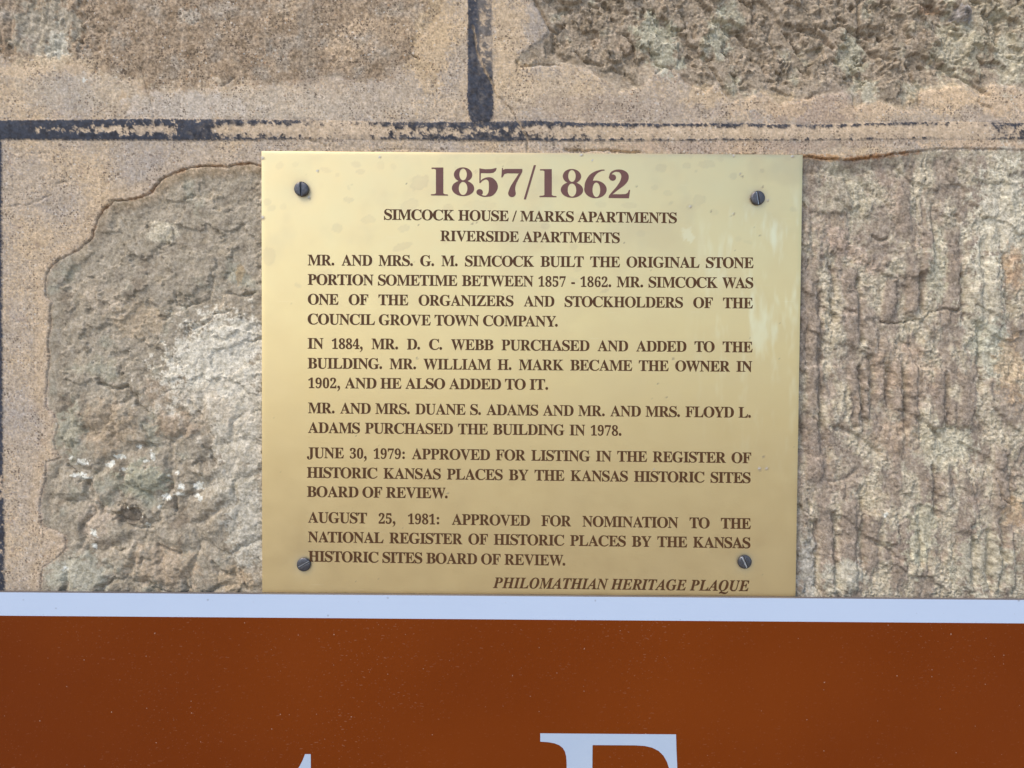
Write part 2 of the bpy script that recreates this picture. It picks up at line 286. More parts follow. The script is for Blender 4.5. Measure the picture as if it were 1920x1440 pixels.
'iG':(743,'329,-17 283,-15 241,-9 203,2 168,16 137,35 109,58 85,84 66,114 51,146 40,182 33,220 32,286 42,357 57,404 76,449 100,491 130,532 182,585 243,629 311,662 346,674 381,682 418,687 455,689 486,688 532,682 605,663 623,661 641,668 656,689 681,689 638,472 610,472 605,527 599,550 581,590 569,607 555,621 522,642 482,652 459,653 437,651 415,647 393,639 351,613 331,596 291,551 273,525 239,463 210,390 190,318 180,249 179,215 184,157 199,109 211,89 225,71 241,56 260,43 280,34 303,27 327,22 370,22 410,31 420,36 436,50 455,82 464,110 494,226 499,254 500,274 496,287 484,299 461,305 426,308 426,332 707,332 707,307 680,305 665,297 656,285 648,268 633,223 588,46 547,27 506,11 463,-1 420,-10 375,-15'),
'iQ':(712,'385,-208 331,-202 216,-171 163,-161 113,-163 51,-182 41,-181 35,-175 32,-169 33,-165 51,-142 199,-9 146,13 102,42 85,59 57,97 38,143 33,168 28,225 31,271 44,340 59,385 78,428 101,469 128,508 158,544 191,577 226,607 263,632 302,653 342,670 403,685 444,688 481,686 515,681 546,673 574,660 599,645 622,626 640,604 656,579 668,551 676,519 681,485 683,448 677,378 667,332 652,288 622,224 583,165 538,113 487,68 433,32 376,5 318,-9 266,-13 252,-16 239,-26 199,-67 247,-68 293,-75 432,-108 477,-114 507,-112 535,-105 562,-94 588,-78 612,-57 634,-32 654,-54 618,-102 599,-123 559,-157 538,-171 515,-182 467,-199 441,-204|270,20 303,24 334,37 364,58 392,86 418,120 442,161 475,231 493,283 514,352 531,428 539,494 540,524 537,564 529,596 515,622 495,640 469,650 438,654 416,652 395,646 374,636 354,622 334,604 297,556 262,495 230,419 215,376 191,292 177,216 172,149 175,110 183,77 197,52 216,34 240,24'),
'iU':(711,'288,-17 222,-12 193,-5 166,5 143,17 122,32 104,49 90,68 79,89 70,111 66,135 64,161 66,189 72,224 165,566 171,598 169,617 160,634 141,643 99,649 99,671 407,671 407,648 371,645 352,638 336,626 321,600 307,560 216,227 206,184 203,158 204,131 211,104 226,81 247,61 273,48 288,44 320,41 352,43 381,51 408,63 433,81 455,107 477,139 497,180 516,230 596,501 606,543 611,586 609,603 602,617 591,629 575,638 555,644 531,647 531,671 737,671 737,646 709,637 693,626 680,610 667,584 645,519 552,207 521,128 497,86 471,52 457,38 426,15 410,7 354,-11'),
'0':(559,'280,-10 223,-5 175,10 154,22 135,36 102,71 89,91 66,138 50,193 37,288 34,359 40,463 50,524 66,578 89,625 102,645 135,679 154,693 175,704 224,719 281,724 335,719 382,704 422,679 439,663 468,625 491,578 508,523 519,462 525,358 522,287 519,254 508,193 491,138 468,91 438,52 421,36 381,10 334,-5|280,55 298,57 313,64 326,75 337,91 346,111 353,135 362,195 368,270 370,358 368,446 362,520 353,580 346,604 337,624 327,639 313,650 298,657 281,659 263,657 248,650 235,639 223,624 214,604 207,580 197,520 191,446 189,358 191,270 197,195 207,135 214,111 223,91 234,75 247,64 263,57'),
'1':(559,'97,0 97,53 195,55 207,59 217,67 226,87 229,118 229,619 182,565 150,535 130,522 110,516 85,517 71,524 59,535 46,559 42,589 97,608 136,626 180,654 266,718 378,718 378,118 381,91 385,76 392,65 411,55 510,53 510,0'),
'2':(559,'35,0 35,103 203,275 253,331 278,365 298,397 319,442 331,487 337,536 336,571 332,602 328,615 316,637 300,651 281,660 259,663 243,662 216,652 205,644 188,620 176,586 172,565 167,490 131,493 101,500 75,513 64,521 48,543 43,557 39,589 42,612 50,635 72,666 107,692 154,711 192,719 259,724 328,719 385,704 409,693 430,680 447,664 462,646 473,627 482,606 486,583 488,546 482,512 471,479 443,431 386,360 299,271 130,110 363,110 383,112 408,123 429,142 443,168 454,210 513,210 508,0'),
'3':(559,'243,-10 196,-8 155,-2 121,7 79,27 59,43 38,70 29,100 29,122 34,144 39,153 54,168 81,183 113,188 117,149 128,117 147,92 159,82 186,68 202,64 236,60 278,66 297,73 314,84 336,108 347,129 355,156 359,207 355,243 349,259 331,288 305,312 270,329 228,337 142,338 142,400 208,400 248,405 280,418 304,441 321,470 327,487 334,526 334,564 326,609 314,632 306,641 298,649 277,660 265,662 240,662 212,653 192,633 178,605 169,558 166,508 111,513 96,518 70,530 60,537 45,557 40,569 36,597 38,614 42,631 61,661 92,687 112,698 135,708 190,720 257,724 291,723 353,713 404,694 426,682 445,666 460,649 473,630 481,609 486,586 488,561 483,519 468,481 444,449 412,421 376,398 335,381 375,371 416,355 442,340 475,311 494,287 506,258 512,225 512,186 503,133 491,104 474,78 442,46 403,22 359,5 311,-5'),
'4':(559,'180,0 180,53 219,53 240,56 266,66 279,78 284,87 289,110 290,186 13,186 13,247 297,714 436,714 436,252 540,252 540,186 436,186 437,110 442,87 447,78 460,66 487,56 531,53 531,0|83,252 290,252 291,489 297,619 231,497'),
'5':(559,'245,-10 178,-6 141,2 111,14 86,28 67,44 54,62 42,91 40,111 42,132 55,157 78,172 98,178 120,180 125,143 134,115 144,98 165,78 193,65 217,61 241,60 272,66 300,80 323,103 341,136 351,182 352,244 344,285 328,318 318,332 291,352 257,364 217,368 163,364 106,350 60,368 92,714 470,714 475,532 418,532 409,572 402,586 394,597 378,603 156,604 140,419 188,430 250,434 322,428 355,421 384,410 411,397 436,381 457,361 475,339 489,314 498,285 504,254 505,199 496,143 474,97 445,60 407,32 380,18 351,6 305,-5'),
'6':(559,'293,-10 246,-6 224,-1 182,15 145,40 128,55 99,93 76,139 67,165 53,224 46,292 45,330 49,410 62,485 84,552 115,610 140,643 155,657 187,683 204,694 242,710 284,721 307,723 370,722 405,717 434,709 467,691 483,676 495,660 505,633 506,604 500,585 480,560 458,546 427,539 387,536 385,576 379,606 370,631 357,651 345,660 321,665 302,663 284,657 268,648 253,635 239,617 216,572 207,544 193,479 186,401 209,414 240,427 277,435 307,438 353,436 381,432 406,424 429,414 450,400 470,384 486,364 500,342 510,318 518,292 522,262 522,196 518,164 509,134 498,106 483,80 466,57 444,37 420,20 393,7 363,-3 329,-8|296,56 320,60 340,74 357,96 363,110 369,127 376,169 378,247 373,291 368,310 355,340 346,351 325,368 314,373 287,377 259,373 240,366 220,356 197,340 186,329 187,283 195,205 209,144 219,121 229,101 254,72 267,63 281,58'),
'7':(559,'165,0 431,605 152,604 138,599 128,592 119,582 113,570 110,554 104,504 44,504 49,714 526,714 526,665 250,0'),
'8':(559,'273,-10 221,-7 175,2 136,16 119,25 89,46 65,71 48,100 37,131 30,182 34,223 40,241 58,273 71,288 100,314 136,338 177,361 140,385 109,412 85,440 67,471 57,505 53,542 55,573 68,617 83,644 104,668 117,679 148,698 166,706 208,718 232,721 285,724 350,719 378,712 403,702 425,690 445,675 461,657 474,639 485,618 492,597 497,574 498,549 494,512 482,480 462,454 434,431 402,409 363,387 392,373 440,343 460,328 491,297 503,281 520,247 525,228 529,189 527,159 522,131 512,105 499,82 482,61 462,43 438,26 411,13 381,3 348,-4 312,-9|302,421 324,436 342,453 361,483 370,520 371,570 365,597 358,614 337,643 323,654 307,662 289,666 266,665 254,662 233,652 224,644 209,623 196,584 195,537 201,508 206,495 222,474 256,446|278,47 310,51 324,56 349,71 360,82 376,108 382,122 389,154 389,188 381,217 375,230 356,254 310,287 244,321 223,305 204,286 181,253 168,211 166,159 173,125 179,110 196,84 207,72 232,56 246,51'),
'9':(559,'227,-10 190,-8 158,-3 131,7 100,25 79,49 67,76 63,103 68,129 75,140 84,149 112,160 123,132 137,106 154,84 175,67 188,61 216,54 232,53 272,61 305,85 332,126 352,182 366,254 373,343 348,316 316,295 291,284 263,277 231,275 203,276 177,281 153,288 130,299 109,312 90,328 73,347 59,369 49,393 41,420 37,450 36,506 42,550 54,590 72,626 84,642 110,671 142,694 159,703 198,716 241,723 288,723 333,715 354,708 393,689 428,661 443,644 470,604 491,554 506,495 513,426 512,334 503,258 485,187 458,125 435,89 422,73 408,58 376,32 340,12 298,-2 276,-7|274,347 307,352 334,366 356,387 373,414 372,455 365,524 360,553 344,600 334,617 312,643 299,651 285,655 270,657 244,652 232,646 212,627 204,615 190,582 186,562 180,488 183,445 190,410 204,382 222,363 245,351'),
'b1':(600,'-8,0 -10,2 -10,40 120,50 170,80 170,920 120,945 12,945 10,948 10,990 438,1000 440,998 440,80 490,50 610,40 610,2 608,0'),
'b8':(780,'340,-8 305,-3 270,4 235,13 202,24 172,38 142,54 115,71 90,91 68,112 48,135 33,158 20,182 10,208 4,232 0,258 1,285 7,322 21,360 42,397 70,430 104,460 142,486 185,508 235,528 210,540 185,555 162,572 143,590 124,610 109,630 96,652 86,675 78,698 73,722 70,745 71,770 74,795 79,818 89,842 100,865 124,900 153,930 189,958 230,980 275,998 322,1009 370,1014 420,1014 462,1008 505,998 545,982 583,962 615,940 645,912 670,881 689,848 698,825 705,802 709,780 710,758 709,732 705,710 699,688 690,665 678,642 665,622 632,585 592,554 545,528 600,506 645,482 686,452 721,418 749,380 768,340 778,298 779,255 775,225 767,198 754,170 739,145 719,120 695,96 670,75 640,55 608,38 572,23 538,11 500,1 460,-5 420,-9 380,-10|390,30 420,35 448,48 472,69 495,98 515,135 529,175 537,220 540,265 537,310 529,355 515,395 495,432 472,461 448,482 420,495 390,500 360,495 332,482 308,461 285,432 265,395 251,355 243,310 240,265 243,220 251,175 265,135 285,98 308,69 332,48 360,35|390,555 415,559 440,571 462,591 482,617 499,650 510,685 518,725 520,765 518,805 510,845 499,880 482,913 462,939 440,959 415,971 390,975 365,971 340,959 318,939 298,913 281,880 270,845 262,805 260,765 262,725 270,685 281,650 298,617 318,591 340,571 365,559'),
'b5':(750,'238,-23 200,-16 168,-5 102,24 90,34 62,46 47,58 35,70 26,82 19,98 13,112 11,128 10,145 12,162 17,178 26,198 40,215 57,230 75,240 95,247 118,250 140,248 162,241 187,228 207,208 221,182 229,155 229,128 222,100 209,75 188,52 202,40 218,32 242,25 270,20 290,19 310,21 330,27 345,36 368,58 390,90 408,128 418,168 426,225 429,300 429,408 425,482 416,525 408,542 398,557 380,574 360,587 342,593 328,595 308,592 282,583 250,568 222,552 198,529 157,480 140,463 132,460 125,461 118,464 113,470 110,480 110,988 112,990 160,980 300,960 520,970 660,1010 688,1010 689,1008 660,910 580,840 460,820 160,820 152,544 185,582 215,607 260,635 312,658 358,670 422,679 468,678 508,670 545,655 584,630 625,592 658,552 690,502 709,460 721,420 729,372 729,332 724,292 712,245 693,200 672,160 642,115 608,75 572,42 550,26 518,9 488,-2 458,-9 325,-24 280,-25'),
'b7':(750,'365,-18 338,-12 310,1 288,18 268,41 254,68 247,98 246,125 251,155 298,290 315,331 337,375 424,520 544,708 611,822 613,828 612,830 220,830 120,800 50,680 12,680 10,682 30,1010 68,1010 70,1008 70,960 90,950 140,980 738,990 740,988 740,920 737,915 740,900 737,885 640,700 558,535 528,465 505,390 494,335 490,288 493,245 507,158 511,122 510,95 503,68 493,48 481,30 465,14 448,1 428,-9 408,-15 388,-18'),
'b6':(770,'332,-13 285,-5 238,8 195,25 153,48 115,74 82,104 54,138 32,173 19,202 8,235 2,268 0,302 3,338 11,375 11,422 16,470 23,510 35,550 55,605 77,652 107,708 134,750 164,790 189,818 222,848 258,875 302,904 362,937 405,957 450,973 510,990 592,1008 628,1011 678,1009 686,1002 690,992 688,980 680,973 665,969 628,968 612,965 592,958 558,942 515,921 480,900 448,876 421,850 394,820 373,792 338,738 324,708 313,680 294,608 348,614 395,615 442,611 490,602 535,588 580,568 619,545 655,518 685,488 712,452 734,415 749,375 758,335 760,295 756,255 746,215 735,188 722,162 706,138 688,115 666,92 643,72 618,54 590,37 560,23 530,11 500,1 468,-7 435,-12 400,-15 365,-15|410,25 435,30 460,45 482,69 502,102 518,140 530,185 538,235 540,285 538,335 530,385 518,430 502,468 482,501 460,525 435,540 410,545 385,540 360,525 338,501 318,468 302,430 290,385 282,335 280,285 282,235 290,185 302,140 318,102 338,69 360,45 385,30'),
'b2':(750,'38,0 12,0 10,2 21,62 20,75 24,85 129,225 258,378 308,448 350,512 388,580 416,645 435,710 441,745 443,772 440,805 423,855 402,892 392,905 380,915 362,924 345,930 320,935 292,938 268,938 242,935 228,931 205,922 178,906 155,888 133,865 118,842 120,841 152,845 180,841 208,830 230,812 250,788 261,760 265,730 261,700 254,680 241,660 225,643 208,630 188,621 165,616 142,615 120,619 92,630 70,647 53,668 42,690 28,700 21,712 20,725 40,825 49,855 59,880 71,900 88,920 110,940 138,960 172,980 208,995 238,1006 275,1015 310,1020 352,1023 388,1023 422,1020 455,1014 488,1005 522,993 558,976 602,948 637,915 652,895 665,875 676,852 684,830 690,805 693,775 692,722 680,665 661,615 640,578 613,540 577,498 536,455 488,413 369,322 249,225 190,173 148,132 200,140 400,140 580,150 660,200 700,300 738,300 740,298 700,0'),
'b/':(450,'-8,-90 -9,-88 350,1130 428,1130 429,1128 70,-90'),
}
# ------------------------------------------------------------------ pavement
Np = NT('concrete_paving')
pc = Np.mix(Np.noise(3, 6), (.27, .25, .225), (.36, .335, .30))
Np.set(col=pc, rough=.9, normal=Np.bump(Np.noise(120, 4), .002))
pav = mesh_obj('pavement', [(-40, -60, 0), (40, -60, 0), (40, .4, 0), (-40, .4, 0)], [(0, 1, 2, 3)], Np.m)
pav['kind'] = 'structure'
pav['label'] = 'concrete pavement at the foot of the stone wall'

# ------------------------------------------------------------------ the stone wall
STEP = 1.65
def axis(lo, hi, flo, fhi):
    """fine steps inside [flo,fhi], growing outside"""
    a = list(np.arange(flo, fhi, STEP))
    s = STEP; v = a[0]; pre = []
    while v > lo: s = min(s * 1.05, 6); v -= s; pre.append(v)
    s = STEP; v = a[-1]; post = []
    while v < hi: s = min(s * 1.05, 6); v += s; post.append(v)
    return np.array(pre[::-1] + a + post)
gx = axis(-620, 2540, -8, 1928)
gy = axis(-420, 1330, -8, 1136)
XX, YY = np.meshgrid((gx - 960) * S, WZ - (gy - 720) * S)
PX, PY = proj(XX, np.zeros_like(XX), YY)          # photo pixel of every wall vertex
PX = PX.astype(np.float64); PY = PY.astype(np.float64)
NXg, NYg = len(gx), len(gy)

# masonry outline drawn from the photograph (in wall pixels)
poly_a = [(-900, -900), (-900, 112), (-300, 120), (0, 112), (35, 128), (75, 124), (120, 118), (150, 120), (168, 138), (215, 148), (262, 152), (280, 172), (330, 168), (420, 165), (470, 155), (520, 160), (560, 150), (640, 142), (664, 152), (690, 154), (726, 144), (745, 128), (775, 130), (818, 134), (800, 112), (776, 100), (786, 72), (808, 48), (826, 22), (836, -20), (836, -900)]
poly_b = [(975, -900), (975, -30), (1000, 0), (1017, 28), (1030, 56), (1012, 78), (985, 95), (968, 116), (985, 124), (1030, 121), (1062, 122), (1098, 128), (1135, 150), (1162, 168), (1205, 166), (1222, 140), (1240, 125), (1262, 128), (1285, 152), (1318, 168), (1345, 158), (1368, 190), (1400, 188), (1425, 170), (1462, 196), (1500, 188), (1545, 176), (1590, 176), (1606, 204), (1634, 188), (1650, 190), (1690, 206), (1722, 206), (1727, 172), (1765, 166), (1812, 160), (1840, 176), (1862, 155), (1930, 168), (2100, 160), (2900, 170), (2900, -900)]
poly_c = [(520, 300), (488, 309), (460, 303), (424, 311), (385, 309), (356, 313), (330, 322), (300, 335), (284, 358), (252, 372), (213, 374), (192, 392), (180, 415), (168, 448), (148, 466), (112, 484), (92, 500), (84, 520), (85, 556), (96, 568), (92, 590), (93, 612), (88, 640), (90, 680), (85, 740), (87, 764), (100, 776), (108, 800), (99, 826), (110, 858), (86, 866), (84, 898), (74, 938), (76, 985), (104, 998), (120, 1006), (124, 1028), (104, 1048), (78, 1064), (75, 1112), (70, 1700), (3200, 1700), (3200, 285), (2000, 280), (1900, 279), (1790, 277), (1712, 282), (1650, 291), (1600, 298), (1560, 297), (1500, 292), (1300, 290), (1000, 294), (800, 300)]
poly_d = [(-900, 290), (-160, 290), (-120, 330), (-110, 800), (-130, 1700), (-900, 1700)]

wx = PX + 5.5 * fbm(PX, PY, 26, 4, 1) ; wy = PY + 5.5 * fbm(PX, PY, 26, 4, 21)
dA = seg_dist(wx, wy, poly_a, True)
dB = seg_dist(wx, wy, poly_b, True)
dC = seg_dist(PX + .6 * (wx - PX) + 3.2 * fbm(PX, PY, 8, 3, 23, .6), PY + .6 * (wy - PY) + 3.2 * fbm(PX, PY, 8, 3, 27, .6), poly_c, True)
dD = seg_dist(wx, wy, poly_d, True)

# joint ribbons (tuck pointing): centre line bands
def band(x, pts):
    xs, t, b = zip(*pts)
    return np.interp(x, xs, t), np.interp(x, xs, b)
jt, jb = band(PX, [(-900, 224, 263), (0, 225, 263), (100, 224, 263), (300, 222, 264), (420, 223, 264), (560, 224, 262), (700, 228, 262), (880, 228, 265), (1000, 225, 265), (1100, 229, 265), (1280, 231, 264), (1380, 230, 264), (1500, 233, 264), (1600, 231, 263), (1700, 228, 261), (1920, 229, 262), (2900, 229, 262)])
wob = .9 * fbm(PX, PY, 30, 3, 31)
inH = np.minimum(PY + wob - jt, jb - PY - wob)
vl = np.interp(PY, [-900, 0, 120, 180, 215, 232], [876, 876, 876, 874.5, 877, 884]); vr = np.interp(PY, [-900, 0, 100, 180, 215, 232], [922, 922, 923, 925.5, 926, 918])
inV = np.where(PY < jt + 2, np.minimum(PX + wob - vl, vr - PX - wob), -50)
ll, lr = -42.0, np.interp(PY, [263, 500, 900, 1000, 1700], [4.0, 4.5, 7, 9.5, 10]) + 1.6 * fbm(PX, PY, 12, 3, 33)
inL = np.where(PY > jb - 2, np.minimum(PX - ll, lr - PX), -50)

REG = np.zeros(PX.shape, np.int8)              # 0 mortar 1 A 2 B 3 C 4 D 5 ribbon H 6 ribbon V 7 ribbon L
REG[dA > 0] = 1; REG[dB > 0] = 2; REG[dC > 0] = 3; REG[dD > 0] = 4
REG[inL > 0] = 7; REG[inV > 0] = 6; REG[inH > 0] = 5

# ---- relief, in photo pixels towards the camera
n_big = fbm(PX, PY, 150, 4, 40)
n_mid = fbm(PX, PY, 42, 4, 50)
spc = np.maximum(np.gradient(gx)[None, :], np.gradient(gy)[:, None])
n_fin = fbm(PX, PY, 9, 4, 60, .6) * np.clip(4 / spc, .4, 1)
n_vfin = gn(PX / 3.6, PY / 3.6, 70) * np.clip((3.6 - spc) / 1.6, 0, 1)
hM = 1.0 * n_big + .9 * n_mid + .55 * n_fin + .28 * n_vfin
# stone A: coarse sandy face
w1, w2, wc = worley(PX + 6 * n_mid, PY + 6 * n_fin, 15, 3)
hA = 3.2 * n_big + 2.6 * n_mid + 1.5 * n_fin + .5 * n_vfin - 1.2 * np.clip(.35 - w1, 0, 1)
# stone B: crumbly, flaking in steps running down to the right
rx, ry = (PX * .8 + PY * .6), (-PX * .6 + PY * .8)
qx, qy = rx + 16 * n_mid, ry + 16 * fbm(PX, PY, 38, 4, 80)
tB = fbm(qx / 1.5, qy * 1.15, 62, 5, 90, .55) * 3.2
stepB = (np.floor(tB) + ss(.62, .94, tB - np.floor(tB)))
r_b = fbm(qx / 1.8, qy, 22, 4, 100, .6, True)
rgB = ss(-.25, .3, fbm(PX, PY, 50, 3, 95))
hB = 5.0 * n_big + 9.0 * stepB - 7 + 3.4 * r_b + (1.4 + 2.2 * rgB) * n_fin + (.4 + 1.1 * rgB) * n_vfin
# stone C left: lumps in a fractured face
lx, ly = PX + 22 * n_mid, PY + 22 * fbm(PX, PY, 50, 3, 110)
f1, f2, cid = worley(lx, ly, 74, 7)
lump = ss(0, .42, f2 - f1)
tC = fbm(PX + 10 * n_fin, PY * 1.1, 95, 5, 120, .55) * 2.6
stepC = np.floor(tC) + ss(.80, .95, tC - np.floor(tC))
mlump = ss(700, 790, PY + 30 * n_mid) * ss(560, 380, PX)
hCl = (1 - mlump) * (3.4 * stepC + 3.4 * n_mid + (.9 + 1.2 * ss(-.2, .3, n_big)) * n_fin + .5 * n_vfin + .9 * fbm(PX, PY, 20, 3, 125, .5, True)) + mlump * (7.5 * lump + 5.0 * cid + 1.9 * n_fin + .6 * n_vfin - 5.0)
# stone C right: tooled, vertical furrows and scars
g1 = 2.2 * np.abs(fbm(PX + 14 * n_mid, PY * .17 + 5 * n_mid, 40, 3, 130, .45)) ** .7 - .35
g2 = fbm(PX + 8 * n_mid, PY * .3, 9, 3, 140, .5)
gm = ss(-.45, .1, fbm(PX, PY, 130, 3, 150) + .25 * ss(1700, 1560, PX))
tD = fbm(qx / 1.7, qy * 1.1, 130, 5, 160, .5) * 3.0
stepD = np.floor(tD) + ss(.65, .93, tD - np.floor(tD))
gs = .15 + .85 * ss(-.12, .2, fbm(PX, PY, 85, 3, 155))
rgh = ss(-.18, .22, fbm(PX, PY * .55, 44, 4, 280, .62))
colh = np.zeros(PX.shape); colm = np.zeros(PX.shape)
for x0, a, b, w_ in [(1529, 535, 770, 30), (1603, 500, 645, 30), (1606, 684, 800, 20), (1628, 676, 790, 16), (1655, 660, 756, 18), (1686, 676, 770, 20), (1716, 690, 810, 20), (1526, 780, 905, 34), (1553, 955, 1105, 30), (1597, 950, 1110, 32),
                     (1676, 520, 600, 26), (1716, 505, 590, 24), (1742, 425, 520, 24), (1793, 425, 612, 28), (1832, 440, 600, 28), (1868, 460, 640, 24), (1578, 330, 470, 34), (1700, 330, 440, 30), (1640, 965, 1070, 28), (1815, 975, 1100, 36), (1848, 985, 1110, 18), (1872, 985, 1110, 18), (1897, 980, 1110, 18), (1740, 870, 970, 28), (1884, 840, 960, 30), (1770, 690, 790, 26), (1820, 700, 800, 30), (1690, 1000, 1100, 30), (1505, 560, 700, 22)]:
    xc = x0 + 7 * gn(PY / 70, PX * 0 + x0 * .37, 301) + 2.5 * gn(PY / 14, PX * 0 + x0 * .77, 302)
    u = (PX - xc) / (w_ * .5 * (1 + .25 * gn(PY / 45, PX * 0 + x0, 303)))
    en = ss(a - 12, a + 14, PY + 8 * n_mid) * ss(b + 12, b - 14, PY + 8 * n_mid)
    # rounded on the left, broken off steeply on the right
    pr = np.where(u < 0, np.sqrt(np.clip(1 - u * u, 0, 1)), np.clip(1 - np.clip(u, 0, 9) ** 4, 0, 1))
    colh = np.maximum(colh, (9.0 if (x0 * 7) % 5 > 1 else 5.0) * pr * en * (.8 + .5 * gn(PY / 60, PX * 0 + x0, 304))); colm = np.maximum(colm, ss(1.15, .75, np.abs(u)) * en)
colh -= 3.5 * colm * 0
rgh = rgh * (1 - .8 * colm)
hCr = 6.0 * n_big + 5.0 * stepD + gm * (6.5 * g1 + 1.6 * g2) * gs * (1 - .7 * colm) + (1 - gm) * 2.0 * r_b + (.7 + 2.3 * rgh) * n_fin + (.3 + 1.2 * rgh) * n_vfin - 5.5 + colh
side = ss(900, 1100, PX)
hC = hCl * (1 - side) + hCr * side

def blob(cx, cy, ax, ay, rot=0, k=.35, sd=200, sc=16):
    c, s_ = math.cos(math.radians(rot)), math.sin(math.radians(rot))
    u, v = (PX - cx) * c + (PY - cy) * s_, -(PX - cx) * s_ + (PY - cy) * c
    r = np.hypot(u / ax, v / ay)
    near = r < 2.5
    out = np.zeros(PX.shape)
    out[near] = 1.0 - r[near] + k * 2 * fbm(PX[near], PY[near], sc, 4, sd, .6)
    return np.where(near, out, -1)
def edge(h, d, base, feather, lip):
    """blend a stone face to its bedding edge; lip = drop just inside the mortar"""
    k = ss(0, feather, d)
    return base + (h - base) * (0.18 + .82 * k) - lip * np.exp(-(d / 2.6) ** 2)
H = hM.copy()
mA, mB = ss(-7, 5.0, dA + 4 * n_mid), ss(-5, 6, dB + 5 * n_mid + 3 * n_fin)
hA = hA + 5 * ss(-.1, .3, blob(62, 44, 112, 84, 0, .5, 480, 26)) * (fbm(PX, PY * .4, 24, 3, 481, .5) * 1.6 - .9)
H = H * (1 - mA) + edge(hA, np.maximum(dA, 0), -1.0, 34, .3) * mA
H = H * (1 - mB) + edge(hB, np.maximum(dB, 0), -2.6, 46, 1.6) * mB
# the mortar lies as a thick skin over the upper left edge of the long lower stone
lipk = ss(560, 300, PY) * ss(620, 480, PX) + .75 * ss(1480, 1540, PX) * ss(1760, 1660, PX) + .25
mC = ss(-.9, .9, dC)
rec = -1.6 - 6.0 * np.clip(lipk, 0, 1) * ss(2, 26, np.maximum(dC, 0)) * np.exp(-np.maximum(dC, 0) / 140)
hCC = edge(hC, np.maximum(dC, 0), 0, 40, 0) + rec - (2.6 * (1 - .45 * ss(470, 600, PY)) * np.clip(.35 + 1.6 * fbm(PX, PY, 40, 3, 171), 0, 1.4) + 4.0 * np.clip(lipk, 0, 1) * np.clip(.75 + 1.3 * fbm(PX, PY, 30, 3, 172), .1, 1.4)) * np.exp(-(np.maximum(dC, 0) / 2.2) ** 2)
H = H * (1 - mC) + hCC * mC
mD = ss(-1, 1, dD)
H = H * (1 - mD) + (hA - 2) * mD

